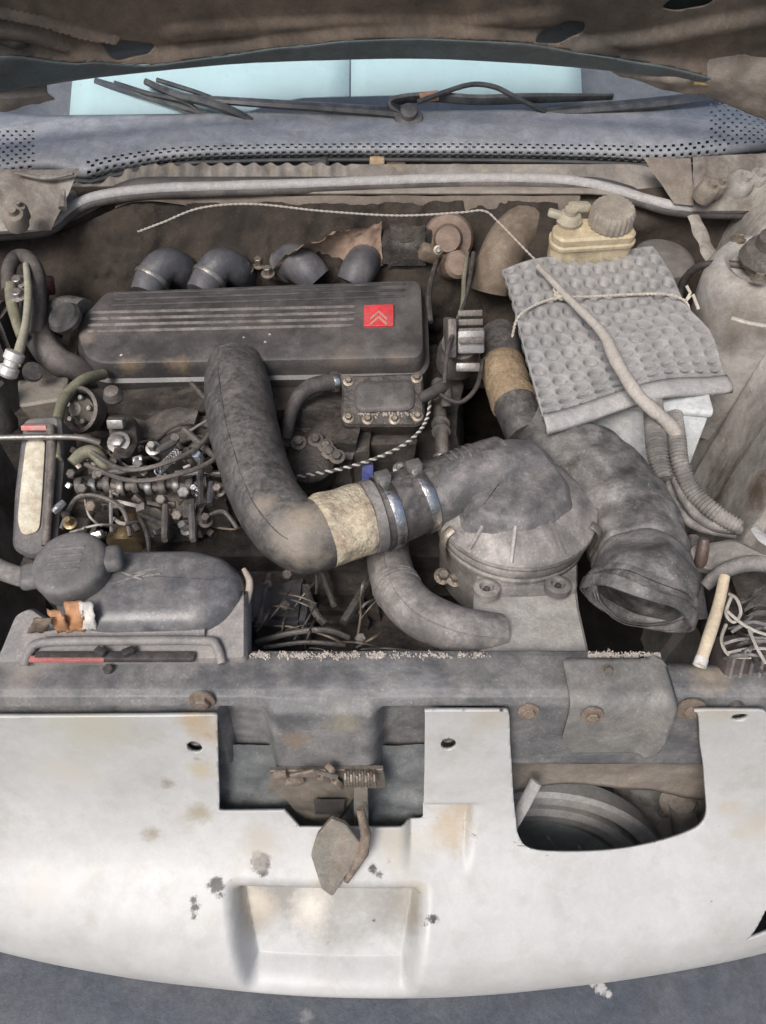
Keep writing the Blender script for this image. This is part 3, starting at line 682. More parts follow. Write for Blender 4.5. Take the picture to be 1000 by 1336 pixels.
# windscreen
WS0 = Vector((0, .955, .925)); WSN = Vector((0, -math.sin(math.radians(35)), math.cos(math.radians(35))))
WD = Vector((0, WSN.z, -WSN.y))
WS = T('windscreen', 'car windscreen glass reflecting the sky between bonnet and cowl', 'windscreen', (0, 1.0, .93))
def wsp(x, t, h=0): return WS0+Vector((x, -.16*x*x, 0))+WD*t+WSN*h
M = Mesh(); M.loft([[wsp(x, t) for t in (-.08, .0, .05, .1, .2, .4, .62)] for x in [-.78+i*.04 for i in range(40)]]); M.part('glass', M_glass, WS, solid=.005)
M = Mesh(); M.loft([[wsp(x, t, -.012-.02*j) for t, j in ((-.04, 0), (.02, .5), (.06, 3), (.10, 8), (.5, 10))] for x in [-.78+i*.04 for i in range(40)]])
M.thing('dashboard', 'grey dashboard top seen through the windscreen', 'dashboard', M_dash)
SB = T('sky_reflection_board', 'pale blue board added behind the windscreen glass as the sky reflection', 'sky reflection', (0, 1.0, .93))  # added board whose colour stands in for sky mirrored in the glass
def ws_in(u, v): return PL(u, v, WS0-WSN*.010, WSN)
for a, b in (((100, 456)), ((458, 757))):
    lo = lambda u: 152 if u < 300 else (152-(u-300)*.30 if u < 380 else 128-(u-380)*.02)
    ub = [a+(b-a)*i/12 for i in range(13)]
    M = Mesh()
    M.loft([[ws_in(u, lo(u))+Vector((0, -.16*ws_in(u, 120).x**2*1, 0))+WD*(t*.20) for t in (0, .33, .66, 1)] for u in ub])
    M.part('reflection_panel', M_skyref, SB, solid=.003)
# cabin roof and pillars so that the glass has a car behind it
M = Mesh(); M.loft([[wsp(x, .62+.9*t*t, .0)+Vector((0, .5*t, -.22*t)) for t in (0, .2, .5, 1)] for x in [-.72+i*.06 for i in range(25)]]); M.part('roof', M_wingd, BODY, solid=.01)
for s in (-1, 1):
    M = Mesh(); M.tube([wsp(s*.74, t, .01) for t in (-.1, .1, .35, .62)], .03, 12); M.part('windscreen_pillar', M_wingd, BODY)

# wipers
def wpt(u, v, h): return PL(u, v, WS0+WSN*h, WSN)
def tubeuv(L, r, seg=8, n=6, flat=None):
    W = [(*PL(u, v, WS0+WSN*h, WSN), q) for u, v, h, q in L]; S = cat_(W, n)
    return Mesh().tube([Vector(q[:3]) for q in S], [q[3]*r*1.35 for q in S], seg, flat=flat)
W1 = T('wiper', 'windscreen wiper with long arm and blade on the left half of the glass', 'wiper', wpt(525, 155, .02), 'windscreen wipers')
tubeuv([(535, 158, .02, 1.2), (520, 148, .026, 1.1), (440, 141, .028, 1), (350, 135, .03, .9), (265, 129, .03, .75)], .0085, flat=.6).part('arm', M_wiper, W1)
tubeuv([(125, 106, .012, 1), (180, 122, .014, 1), (240, 140, .014, 1), (300, 160, .012, 1), (356, 184, .01, .9)], .0045).part('blade', M_wiper, W1)
tubeuv([(190, 106, .022, .8), (230, 124, .026, 1), (270, 133, .03, 1.2), (315, 150, .026, 1), (345, 170, .018, .8)], .005).part('bow', M_wiper, W1)
tubeuv([(150, 108, .016, 1), (195, 122, .022, 1), (240, 132, .022, 1), (262, 148, .014, 1)], .003).part('claw', M_wiper, W1)
tubeuv([(205, 104, .02, 1), (250, 118, .022, 1), (275, 127, .026, 1)], .003).part('claw', M_wiper, W1)
W2 = T('wiper', 'windscreen wiper with arched linkage reaching over the right half of the glass', 'wiper', wpt(540, 155, .02), 'windscreen wipers')
Mesh().lathe([(.026, -.02), (.026, .008), (.022, .020), (.013, .024), (.013, .034), (0, .036)], wpt(533, 162, .012), WSN, 18).part('pivot_cap', M_cap, W2)
tubeuv([(528, 150, .026, 1.3), (512, 133, .03, 1), (560, 126, .032, 1), (620, 130, .03, 1), (690, 128, .028, 1), (800, 126, .02, .6)], .007, flat=.6).part('arm', M_wiper, W2)
tubeuv([(545, 133, .04, 1), (580, 120, .045, 1), (615, 110, .048, 1), (645, 113, .045, 1), (672, 126, .036, 1), (712, 146, .02, 1)], .003).part('link', M_wiper, W2)
tubeuv([(700, 147, .012, .8), (760, 143, .016, 1.2), (850, 135, .018, 1.4), (920, 127, .016, 1.2), (958, 124, .012, .7)], .0085, flat=.55).part('blade', M_wiper, W2)
tubeuv([(548, 128, .034, 1), (572, 124, .036, 1)], .006).part('joint', mat('joint_orange', (.45, .22, .12), (.25, .18, .14), .5, .6), W2)

# bonnet, propped open, hinged at the cowl
HB = T('bonnet', 'open car bonnet, dirty brown underside with a dark rear frame', 'bonnet', (0, .8, 1.04))
HA = math.radians(48); HD = Vector((0, -math.cos(HA), math.sin(HA))); HNn = Vector((0, -math.sin(HA), -math.cos(HA)))   # up the bonnet; out of its underside
HO = Vector((0, .83, 1.053))
def hoodp(x, t, h=0): return HO+Vector((x, -.22*x*x, -.09*x*x))+HD*t+HNn*(h-.05*t*t)
M = Mesh(); M.loft([[hoodp(x, t, -.03) for t in (-.02, .0, .05, .1, .2, .4, .7, .9)] for x in [-.76+i*.04 for i in range(39)]]); M.part('outer_skin', M_hoodb, HB, solid=.004)
def hin(u, v): 
    d = ray(u, v); P = CAM+d*((HO-CAM).dot(HNn)/d.dot(HNn)); x = P.x
    for _ in range(4):
        o = hoodp(x, 0); P = CAM+d*((o-CAM).dot(HNn)/d.dot(HNn)); x = P.x
    return (x, (P-hoodp(x, 0)).dot(HD))
def hole(L): return [hin(u, v) for u, v in L]
holesH = [fillet(hole(L), .008, 3) for L in (((130, 56), (165, 52), (205, 58), (195, 66), (150, 68)), ((695, 42), (735, 26), (764, 26), (762, 42), (730, 46)), ((862, 10), (880, -4), (935, -4), (925, 8), (880, 15)))]
def pl_(L): return [hin(u, v) for u, v in L]
RIBS = [(pl_(((640, 68), (700, 66), (760, 56), (840, 48), (920, 34), (1010, 18), (1120, 4))), .016, .012), (pl_(((-100, 50), (0, 36), (40, 42), (80, 56), (120, 72), (180, 84), (240, 86))), .014, .012),
        (pl_(((-100, 22), (0, 16), (50, 26), (110, 44), (150, 50))), .007, .008), (pl_(((230, 44), (330, 38), (450, 33), (600, 36), (720, 20))), .022, .006)]
BT_ = [hin(u, v) for u, v in ((-160, 56), (0, 58), (100, 66), (200, 70), (280, 60), (380, 46), (460, 38), (560, 36), (680, 40), (760, 52), (840, 66), (1000, 104), (1160, 146))]
def band_t(x):
    if x <= BT_[0][0]: return BT_[0][1]
    for (a, p), (c, q) in zip(BT_, BT_[1:]):
        if a <= x <= c: return p+(q-p)*sm(0, 1, (x-a)/(c-a))
    return max(.012, BT_[-1][1])
def hrib(x, t):
    h = 0
    for L, w_, a in RIBS:
        d = 9
        for (x0, t0), (x1, t1) in zip(L, L[1:]):
            ex, et = x1-x0, t1-t0; f = max(0, min(1, ((x-x0)*ex+(t-t0)*et)/(ex*ex+et*et))); d = min(d, math.hypot(x-x0-ex*f, t-t0-et*f))
        h += a*sm(w_, w_*.25, d)
    return h
def hsurf(x, t):
    tb = band_t(x)
    return hoodp(x, t, .014*sm(tb+.014, tb-.004, t)*sm(-.006, .010, t)+hrib(x, t)*sm(tb-.01, tb+.02, t)+.003*noise.noise(Vector((x*5, t*8, 2))))
xs_ = [-.72+i*.02 for i in range(73)]
M = Mesh(); M.plate([(x, band_t(x)-.002) for x in xs_]+[(.70, .85), (-.70, .85)], holesH, (.006, .0035), hsurf)
M.part('inner_panel', M_hood, HB, solid=.002)
M = Mesh(); M.loft([[hsurf(x, -.012+(band_t(x)-.002+.012)*j/14) for j in range(15)] for x in [-.72+i*.01 for i in range(145)]])
M.part('rear_frame', M_hoodb, HB, solid=.002)
def hb(L, r, name, m, flat=.6, seg=14):
    W = []
    for u, v, h, q in L:
        x, t = hin(u, v); P = hsurf(x, t)+HNn*h; W.append((*P, px(q, P)))
    S = cat_(W, 6); return Mesh().tube([Vector(q[:3]) for q in S], [q[3] for q in S], seg, flat=None if flat == 1 else flat, wob=.10).part(name, m, HB)
hb([(0, 50, .0, 6), (22, 48, .006, 8), (34, 51, .0, 6)], 0, 'rubber_stop', M_black, 1)
for L in (((-120, 106), (60, 112), (72, 122), (-120, 150)), ((770, 80), (1120, 66), (1120, 190), (930, 118))):
    q = [hoodp(*hin(u, v), .012) for u, v in L]; M = Mesh()
    M.loft([[q[0].lerp(q[1], i/50).lerp(q[3].lerp(q[2], i/50), j/20)+HNn*(.006*noise.fractal(q[0].lerp(q[1], i/50).lerp(q[3].lerp(q[2], i/50), j/20)*18, .9, 2, 3)-.02*(1-sm(0, .25, j/20))) for j in range(21)] for i in range(51)])
    M.part('hinge_corner', M_hoodc, HB, solid=.003)
hb([(905, 92, .006, 2.5), (935, 100, .006, 3), (960, 108, .006, 2)], 0, 'sealant_bead', mat('yellowed_sealant', (.33, .24, .10), (.2, .15, .08), .6, .7), 1)
# under-cowl wiper linkage in the scuttle
LK = T('wiper_linkage', 'grey wiper linkage arms lying in the scuttle right of centre', 'linkage', H(700, 215, .89))
for L, r, nm in ((((545, 206, .888), (565, 222, .886), (600, 214, .888), (640, 206, .889), (830, 203, .889)), 5, 'arm'), (((590, 219, .884), (700, 214, .884), (840, 216, .884)), 6, 'arm')):
    P, R = path([(*p, r) for p in L], 6); Mesh().tube(P, R, 10, flat=.6).part(nm, mat('linkage_grey', (.28, .26, .245), (.2, .17, .15), .5, .6), LK)
M = Mesh(); M.box(H(492, 216, .888), (.024, .02, .03), (0, .05, 0), .003); M.thing('scuttle_spacer', 'small tan block in the scuttle above the seal at centre', 'spacer', mat('tan_foam', (.55, .40, .24), (.45, .36, .28), .5, .8))
M = Mesh(); M.box(H(517, 222, .884), (.032, .02, .02), (0, 0, 0), .003); M.thing('rusty_bracket', 'small rust-orange bracket beside the tan block in the scuttle', 'bracket', M_rust)
M = Mesh(); M.lathe([(.03, -.03), (.03, .0), (.026, .004), (0, .004)], H(432, 220, .878), (1, -.2, .1), 18); M.thing('wiper_motor', 'dark wiper motor cylinder in the scuttle beside the tan block', 'motor', M_black)
# ------------------------------------------------------------------ engine block mass and cover
EB = T('engine_block', 'oily engine castings low between the hoses, mostly in shadow', 'engine', (-.1, .3, .45))
def lump(c, size, seed, amp=.25, sub=3):
    t = bmesh.new(); bmesh.ops.create_cube(t, size=1); bmesh.ops.bevel(t, geom=t.edges[:], offset=.12, segments=2, affect='EDGES')
    bmesh.ops.subdivide_edges(t, edges=t.edges[:], cuts=sub, use_grid_fill=True)
    for v in t.verts:
        p = Vector((v.co.x*size[0], v.co.y*size[1], v.co.z*size[2])); k = noise.fractal(p*14+Vector((seed, 0, 0)), .8, 2, 3)
        v.co = Vector(c)+p*(1+amp*k*.3)+Vector((0, 0, .01*k))
    M = Mesh(); M.join(t); return M
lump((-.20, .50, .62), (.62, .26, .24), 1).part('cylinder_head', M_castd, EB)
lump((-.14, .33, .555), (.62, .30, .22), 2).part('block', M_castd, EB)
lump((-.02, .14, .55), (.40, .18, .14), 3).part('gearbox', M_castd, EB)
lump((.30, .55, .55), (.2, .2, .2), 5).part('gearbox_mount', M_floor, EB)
for i in range(7):
    Mesh().box((-.42+i*.075, .385, .655), (.006, .05, .05), (.3, 0, 0), .002).part('casting_rib', M_cast, EB)

cn = Vector((0, -.04, .15)).normalized(); c0 = Vector((0, .61, .822))
def cvp(u, v, h=0): return PL(u, v, c0+cn*h, cn)
EC = T('engine_cover', 'ribbed black plastic engine cover with a small red badge, dusty', 'engine cover', cvp(330, 425)-Vector((0, 0, .06)))
top = [(137, 377), (545, 362), (553, 372), (556, 455), (548, 468), (130, 476), (108, 466), (97, 432), (104, 412)]
lp = fillet([cvp(u, v) for u, v in top], [.012, .012, .01, .02, .016, .03, .02, .02, .02], 5)
M = Mesh(); M.slab(lp, [(.002, -.085), (.006, -.075), (.0065, -.030), (.001, -.027), (-.0005, -.016), (-.001, -.008), (-.004, -.002), (-.009, .0)], cn)
M_coverd = mat('cover_shell_plastic', (.045, .043, .044), (.14, .125, .118), .5, .42, sc_=9, up=.25, bump=.12, spots=[(tuple(cvp(u, v)-WL[EC]), r, c_, s_) for u, v, r, c_, s_ in ((318, 440, .0016, (.4, .38, .36), .4), (352, 436, .002, (.42, .40, .38), .4), (346, 446, .002, (.4, .38, .36), .4), (158, 463, .002, (.55, .5, .45), .3), (170, 478, .022, (.22, .165, .11), .9), (230, 480, .026, (.23, .17, .115), .9), (290, 478, .02, (.19, .15, .11), .9), (450, 472, .03, (.16, .135, .115), .9), (520, 468, .02, (.17, .14, .12), .9), (112, 440, .018, (.20, .17, .15), .9))])  # tiny pale spots are painted glints; the larger tan ones are dust
M.part('cover_shell', M_coverd, EC, ang=30)
def rib(u0, v0, u1, v1, r=.0024, m=M_rib):
    A, B = cvp(u0, v0, .0003), cvp(u1, v1, .0003); Mesh().tube([A+(B-A)*t for t in (0, .006, .02, .5, .98, .994, 1)], [r*.2, r*.8, r, r, r, r*.8, r*.2], 8).part('rib', m, EC)
for k in range(3): rib(152-k*5, 383+k*7.5, 530, 370+k*8, .0022, M_cover)
for k in range(4): rib(118-k*2, 408+k*8.2, 466-k*1, 400+k*8.2, .0026, M_rib)
for k in range(4): 
    A = cvp(470, 392+k*9.2, .0002); 
BA = Mesh(); BA.slab(fillet([cvp(u, v, .0) for u, v in ((475, 400), (514, 399), (514, 427), (475, 427))], .002, 2), [(0, 0), (0, .003), (-.0008, .0038)], cn)
B_ = BA.part('badge', M_red, EC)
for s, (a, b, c) in enumerate((((483, 415), (494.5, 405), (506, 415)), ((483, 422), (494.5, 412), (506, 422)))):
    M = Mesh(); th = 3.4
    M.slab([cvp(u, v, .0038) for u, v in (a, b, c, (c[0]-1, c[1]+th-.4), (b[0], b[1]+th), (a[0]+1, a[1]+th-.4))], [(0, 0), (0, .0009), (-.0002, .0011)], cn); M.part('badge_chevron', M_badge, B_)
for k in range(5):                                                   # intake runners behind the cover
    pass
def runner(L, lab):
    P, R = path(L, 8); a = T('intake_pipe', lab, 'pipe', P[-1]-Vector((0, 0, .02)), 'intake pipes behind the engine cover')
    Mesh().tube(P, R, 18).part('pipe_wall', mat('runner_plastic', (.075, .077, .09), (.17, .155, .15), .5, .5, up=.15), a)
    m, *_ = ring_around(P, R, .22, .0035, .0022, 20); m.part('clamp', M_alu, a); return a
runner([(190, 385, .80, 20), (200, 362, .815, 22), (215, 347, .825, 22), (235, 352, .81, 22), (250, 372, .77, 21)], 'leftmost grey intake pipe behind the engine cover')
runner([(262, 383, .80, 20), (275, 360, .815, 22), (288, 346, .825, 22), (308, 352, .81, 21), (318, 372, .77, 20)], 'grey intake pipe, second from the left behind the engine cover')
runner([(360, 352, .79, 20), (380, 342, .81, 24), (398, 350, .815, 24), (412, 366, .80, 23)], 'widest grey intake pipe, third from the left behind the engine cover')
runner([(482, 318, .79, 20), (476, 338, .81, 22), (468, 352, .815, 23), (460, 370, .80, 22)], 'rightmost blue-grey intake pipe behind the engine cover')
for u, v in ((322, 352), (350, 357), (338, 345)):
    Mesh().bolt(H(u, v, .81), (0, -.3, 1), .006, .012).thing('manifold_bolt', {322: 'zinc bolt head just right of the second intake pipe', 350: 'zinc bolt head just left of the widest intake pipe', 338: 'rearmost zinc bolt between the second and third intake pipes'}[u], 'bolt', M_zinc)
# heat shield / bits on the bulkhead
def blob(name, lab, cat, L, m, z, thick, n=(0, -1, .6), group=None):
    M = Mesh(); M.slab(fillet([H(u, v, z) for u, v in L], .012, 3), [(-.004, -thick), (0, -thick*.8), (0, -.004), (-.005, 0), (-.016, .003)], n); return M.thing(name, lab, cat, m, group)
patch([(385, 322, .858), (498, 288, .868), (500, 345, .805), (340, 356, .80)], 60, 30, .012, 16, 5, .012).thing('heat_shield', 'tan dusty heat shield on the bulkhead behind the intake pipes', 'heat shield', M_felt)
M = Mesh()
def pad(x, t):
    z = edge_z(x)-.02-.26*t; y = .735-.055*math.sin(min(1, t*2.2)*1.57)-.05*t
    q = Vector((x*10, t*2.4, 6)); y -= .022*noise.fractal(q, .9, 2.1, 5)+.006*noise.noise(Vector((x*60, t*14, 2)))
    return (x, y, z)
M.loft([[pad(-.60+.86*i/240, j/70) for j in range(71)] for i in range(241)])
M.thing('sound_pad', 'brown felt pad on the bulkhead below the seal on the left', 'sound pad', mat('olive_felt', (.020, .016, .013), (.065, .048, .034), .6, .95, sc_=13, up=.25, bump=.8))
# brown servo and valves, right of the heat shield
SV = T('vacuum_valve', 'brown dirty valve cluster on the bulkhead right of the heat shield', 'valve', H(575, 340, .80))
Mesh().lathe([(.038, -.05), (.038, -.008), (.034, 0), (.022, .004), (.018, .02), (0, .022)], H(585, 312, .845), (-.1, -1, .5), 22).part('body', mat('brown_valve', (.18, .115, .08), (.24, .18, .14), .6, .7), SV)
Mesh().lathe([(.02, -.05), (.02, 0), (.015, .006), (0, .006)], H(598, 345, .83), (.2, -1, .6), 18).part('spout', mat('brown_valve', (1, 1, 1)), SV)
lump(H(530, 318, .83), (.07, .05, .06), 8, .8).part('bracket', M_castd, SV)
Mesh().box(H(560, 330, .835), (.028, .02, .02), (.3, .4, .2), .003).part('connector', M_brown, SV)
for u, v in ((572, 326),): Mesh().bolt(H(u, v, .86), (0, -1, .5), .004, .005).part('screw', M_zinc, SV)
P, R = path([(640, 380, .78, 26), (648, 350, .81, 28), (665, 315, .835, 30), (690, 292, .84, 30), (715, 285, .83, 28)], 8)
Mesh().tube(P, R, 20).thing('brake_hose_elbow', 'olive-brown bent hose rising behind the rubber mat', 'hose', M_brown)
Q = [tuple(YP(u, v, y)) for u, v, y in ((180, 302, .655), (212, 290, .65), (262, 271, .65), (330, 266, .65), (420, 275, .65), (520, 281, .65), (600, 277, .65), (632, 275, .65), (652, 291, .64), (690, 330, .62), (712, 352, .60))]
P = [Vector(q) for q in cat_(Q, 10)]; TCb = twist(P, .0014, .014, 0).thing('thin_cable', 'thin tan cable strung along the bulkhead below the seal', 'cable', M_rope); twist(P, .0014, .014, 1).part('strand', M_rope, TCb)

# ------------------------------------------------------------------ battery, mat, ropes, reservoir
BT = T('battery', 'pale blue-grey car battery under the dimpled rubber mat', 'battery', H(830, 560, .62))
M = Mesh(); M.box((.318, .442, .69), (.185, .18, .19), (0, 0, -.14), .006); M.part('case', M_batt, BT)
M = Mesh(); M.box((.318, .442, .7885), (.19, .185, .012), (0, 0, -.14), .004); M.part('lid', M_batt, BT)
for i, (x, y) in enumerate(((.27, .43), (.36, .42))):
    Mesh().lathe([(.009, 0), (.0085, .010), (0, .010)], (x, y, .794), (0, 0, 1), 14).part('terminal', M_alu, BT)
Lc = cat_([(655, 352, .848), (668, 395, .846), (682, 452, .836), (698, 505, .822), (709, 540, .81)], 10)
Rc = cat_([(852, 323, .858), (873, 362, .854), (893, 404, .848), (928, 434, .835), (944, 466, .815), (952, 482, .806)], 8)
def cl(C, t):
    f = t*(len(C)-1); i = min(len(C)-2, int(f)); g = f-i; return [a+(b-a)*g for a, b in zip(C[i], C[i+1])]
LP = [H(*q) for q in Lc]; RP_ = [H(*q) for q in Rc]
def clv(C, t):
    f = t*(len(C)-1); i = min(len(C)-2, int(f)); return C[i].lerp(C[i+1], f-i)
def matp(s, t, dim=True):
    A, B = clv(LP, t), clv(RP_, t); P = A.lerp(B, s)
    P.z += .007*math.sin(s*math.pi)*(1-t*.4)+.004*math.sin(s*7+t*4)+.006*sm(.6, 1, s)*math.sin(t*5)
    P.y += .003*math.sin(s*9)*sm(.15, 0, t)
    if dim:
        a = s*11.; b = t*13.
        fa, fb = a-math.floor(a)-.5, b-math.floor(b)-.5
        sz = .35+.04*t; d = math.hypot(fa, fb)
        P.z -= .0095*sm(.0, .02, s)*sm(1, .98, s)*sm(sz+.07, sz-.09, d)*sm(.0, .03, t)
    return P
M = Mesh(); NS, NT = 210, 230
M.loft([[matp(i/NS, j/NT) for j in range(NT+1)] for i in range(NS+1)])
RM = M.thing('rubber_mat', 'grey dimpled rubber mat laid over the battery and tied with twine', 'mat', M_mat, solid=.0035)
M = Mesh(); E0 = [matp(i/40, 1, False) for i in range(41)]
M.loft([[p+Vector((0, .002, .001)), p+Vector((.001, -.006, .0018)), p+Vector((.002, -.016, .0005)), p+Vector((.003, -.022, -.004)), p+Vector((.0032, -.0225, -.010))] for p in E0])
M.part('plain_edge', M_matlip, RM, solid=.004)
def onm(s, t, h): P = matp(s, t, False); P.z += h; return P
tw = [onm(-.02, .38, -.02), onm(.0, .37, .003), onm(.1, .33, .006), onm(.22, .30, .006), onm(.27, .295, .007), onm(.45, .295, .006), onm(.7, .32, .006), onm(.9, .36, .005), onm(1.0, .40, .002), onm(1.03, .42, -.015)]
P = [Vector(q) for q in cat_(tw, 8)]
TW = twist(P, .0017, .010, 0).thing('twine', 'pale twine tied across the rubber mat with a knot', 'twine', M_twine); twist(P, .0017, .010, 1).part('strand', M_twine, TW)
kp = onm(.265, .297, .009); M = Mesh()
for i in range(3):
    a = i*1.1; M.tube([kp+Vector((math.cos(k*.52+a)*.006, math.sin(k*.52+a)*.005, math.sin(k*1.04+a)*.003)) for k in range(13)], .0019, 6)
M.tube([kp, kp+Vector((-.006, .008, .004)), kp+Vector((-.004, .016, .002))], .0014, 6); M.tube([kp, kp+Vector((.006, .008, .005)), kp+Vector((.004, .013, .006))], .0014, 6)
M.part('knot', M_twine, TW)
kp = onm(1.0, .395, .004); M = Mesh(); M.tube([kp, kp+Vector((.004, .004, .008)), kp+Vector((-.002, .008, .016))], .002, 6); M.tube([kp, kp+Vector((.008, .003, .006)), kp+Vector((.014, -.012, -.006))], .0022, 6); M.part('loose_end', M_twine, TW)
rc = [(703, 348, .866, 4), (720, 366, .866, 4), (745, 392, .864, 5), (772, 418, .862, 6), (790, 440, .858, 7), (800, 462, .852, 9), (812, 484, .845, 8), (830, 512, .836, 8.5), (850, 533, .826, 9), (868, 548, .812, 9), (882, 566, .795, 9), (884, 585, .78, 9)]
P, R = path(rc, 8); R = [r*(1+.12*noise.noise(p*120)) for p, r in zip(P, R)]
Mesh().tube(P, R, 10, wob=.12).thing('taped_cable', 'thick pale grey cable snaking down over the rubber mat to the battery side', 'cable', M_rope)
def corr(L, n, amp=.16, seg=14, per=.0042, nn=40):
    P, R = path(L, nn); out = []; d = 0
    for i, p in enumerate(P):
        if i: d += (p-P[i-1]).length
        out.append(R[i]*(1+amp*math.sin(d/per*2*math.pi)))
    return Mesh().tube(P, out, seg)
M_corr = mat('conduit_plastic', (.15, .14, .132), (.33, .30, .27), .7, .7, up=.3)
corr([(852, 520, .80, 11), (855, 555, .795, 12), (858, 590, .785, 12), (866, 625, .77, 11)], 0).thing('corrugated_conduit', 'left one of two corrugated conduits dropping past the battery corner', 'conduit', M_corr, 'corrugated conduits beside the battery')
corr([(880, 540, .80, 10), (884, 575, .79, 11), (888, 605, .78, 11), (905, 642, .765, 11), (935, 670, .76, 11), (965, 688, .755, 10)], 0, .1).thing('corrugated_conduit', 'right corrugated conduit curving from the battery towards the inner wing', 'conduit', M_corr, 'corrugated conduits beside the battery')
for k, L in enumerate((((872, 590, .775, 6), (880, 620, .765, 6), (895, 655, .755, 6), (925, 684, .748, 7), (968, 692, .748, 7)), ((868, 610, .76, 5), (878, 650, .75, 5), (905, 685, .742, 6), (960, 698, .74, 6)))):
    hose(L, 10, 10).thing('wiring_loom', ('upper grey wiring loom below the corrugated conduits', 'lower grey wiring loom below the corrugated conduits')[k], 'wiring', M_hose2, 'wiring looms beside the battery')
# brake fluid reservoir
RS = T('brake_fluid_reservoir', 'yellowed brake fluid reservoir with round cap behind the rubber mat', 'reservoir', H(775, 320, .83))
rn = Vector((0, -.25, 1)).normalized(); rp0 = H(770, 300, .895)
def rsp(u, v, h=0): return PL(u, v, rp0+rn*h, rn)
M = Mesh(); M.slab(fillet([rsp(u, v) for u, v in ((722, 292), (752, 283), (822, 284), (832, 302), (828, 308), (735, 314), (722, 306))], .006, 4), [(-.004, -.048), (0, -.044), (0, -.020), (.0025, -.018), (.0025, -.014), (0, -.012), (0, -.003), (-.003, 0)], rn); M.part('tank', M_beige, RS)
cc = rsp(796, 291, .0)
M = Mesh(); M.lathe([(.024, -.002), (.029, .002), (.029, .020), (.026, .025), (.012, .0255), (0, .0255)], cc, rn, 96, knurl=.05, kn=48); M.part('cap', M_resneck, RS)
cc = rsp(742, 290, 0)
M = Mesh(); M.lathe([(.016, -.002), (.018, .006), (.014, .013), (.009, .015), (.009, .022), (0, .022)], cc, rn, 20); M.part('filler_neck', mat('yellow_neck', (.42, .38, .28), (.26, .22, .16), .5, .6), RS)
M = Mesh(); M.box(cc+Vector((.012, .004, .02)), (.03, .014, .012), (0, .1, .3), .003); M.box(cc+Vector((-.02, .0, .012)), (.02, .012, .01), (0, .2, -.2), .003); M.part('connector', mat('yellow_neck', (1, 1, 1)), RS)
# dark cylinder between seal and battery on the right
M = Mesh(); M.lathe([(.045, -.2), (.046, -.02), (.044, -.002), (.036, .003), (0, .004)], H(868, 335, .83), (.05, -.2, 1), 26)
M.thing('servo_drum', 'dark grey drum standing between the rubber mat and the inner wing', 'drum', mat('drum_grey', (.15, .14, .13), (.2, .17, .15), .5, .6))
hose([(885, 400, .80, 5), (890, 372, .83, 5), (905, 352, .86, 5), (930, 344, .875, 5), (965, 346, .88, 5), (1010, 356, .88, 5), (1060, 372, .87, 5)], 8, 10).thing('brake_line', 'dark thin hose curving over the strut tower', 'hose', M_cable)
hose([(955, 415, .86, 3), (980, 422, .86, 3), (1030, 430, .86, 3)], 8, 8).thing('wing_wire', 'short pale wire lying on the inner wing below the strut tower', 'wire', M_wire)
# ------------------------------------------------------------------ air intake: hose, airbox, ducts
P, R = path([(308, 482, .765, 38), (312, 520, .775, 44), (322, 575, .785, 45), (340, 632, .79, 45), (362, 672, .79, 47), (395, 700, .79, 48), (430, 692, .79, 47), (470, 678, .79, 45), (505, 668, .79, 44), (545, 652, .79, 42), (590, 632, .795, 40), (625, 618, .80, 40), (655, 606, .80, 38)], 9)
AH = T('air_intake_hose', 'fat dusty air intake hose bending from the engine cover to the airbox, tape-wrapped', 'hose', P[60]-Vector((0, 0, .05)))
M_mainhose = mat('main_intake_hose', (.052, .049, .049), (.19, .172, .16), .32, .6, sc_=45, up=.5, var=.3, spots=[(tuple(H(u, v, z)-WL[AH]), r, c_, .8) for u, v, z, r, c_ in ((372, 690, .82, .028, (.20, .175, .15)), (400, 712, .80, .030, (.26, .225, .18)), (400, 670, .83, .026, (.30, .255, .195)), (345, 660, .82, .018, (.24, .20, .165)), (312, 520, .81, .02, (.20, .175, .165)))])
Mesh().tube(P, R, 32, wob=.035).part('hose_wall', M_mainhose, AH)
def seam(P, R, ang, name, m, par, a=0, b=1, r=.0008):
    q = []
    for i in range(int(a*(len(P)-1)), int(b*(len(P)-1))+1):
        t = (P[min(len(P)-1, i+1)]-P[max(0, i-1)]).normalized(); up = Vector((0, -.6, 1)); up = (up-t*up.dot(t)).normalized(); sd2 = t.cross(up)
        q.append(P[i]+(up*math.cos(ang)+sd2*math.sin(ang))*R[i]*1.0)
    Mesh().tube(q, r, 6).part(name, m, par)
seam(P, R, .35, 'mould_seam', M_hose, AH, .0, .42); seam(P, R, .1, 'mould_seam', M_hose, AH, .78, .98)
band(P, R, .475, .602, .0018, 44, .14).part('tape_wrap', M_tape, AH)
band(P, R, .605, .64, .0030, 36, .02).part('rubber_sleeve', M_hose2, AH)
band(P, R, .66, .76, .0025, 36, .02).part('rubber_sleeve', M_hose, AH)
for t in (.665, .755):
    m, p, r, ax = ring_around(P, R, t, .0055, .0042, 36); c_ = m.part('hose_clamp', M_steel, AH)
    s = p+(Vector((0, .25, 1))-ax*ax.dot(Vector((0, .25, 1)))).normalized()*(r+.008)
    Mesh().box(s, (.016, .012, .010), (0, 0, .4), .002).part('clamp_screw', M_alu, c_)
for k in range(5):
    m, *_ = ring_around(P, R, .84+k*.018, .0018, .0016, 32); m.part('hose_ridge', M_hose, AH)
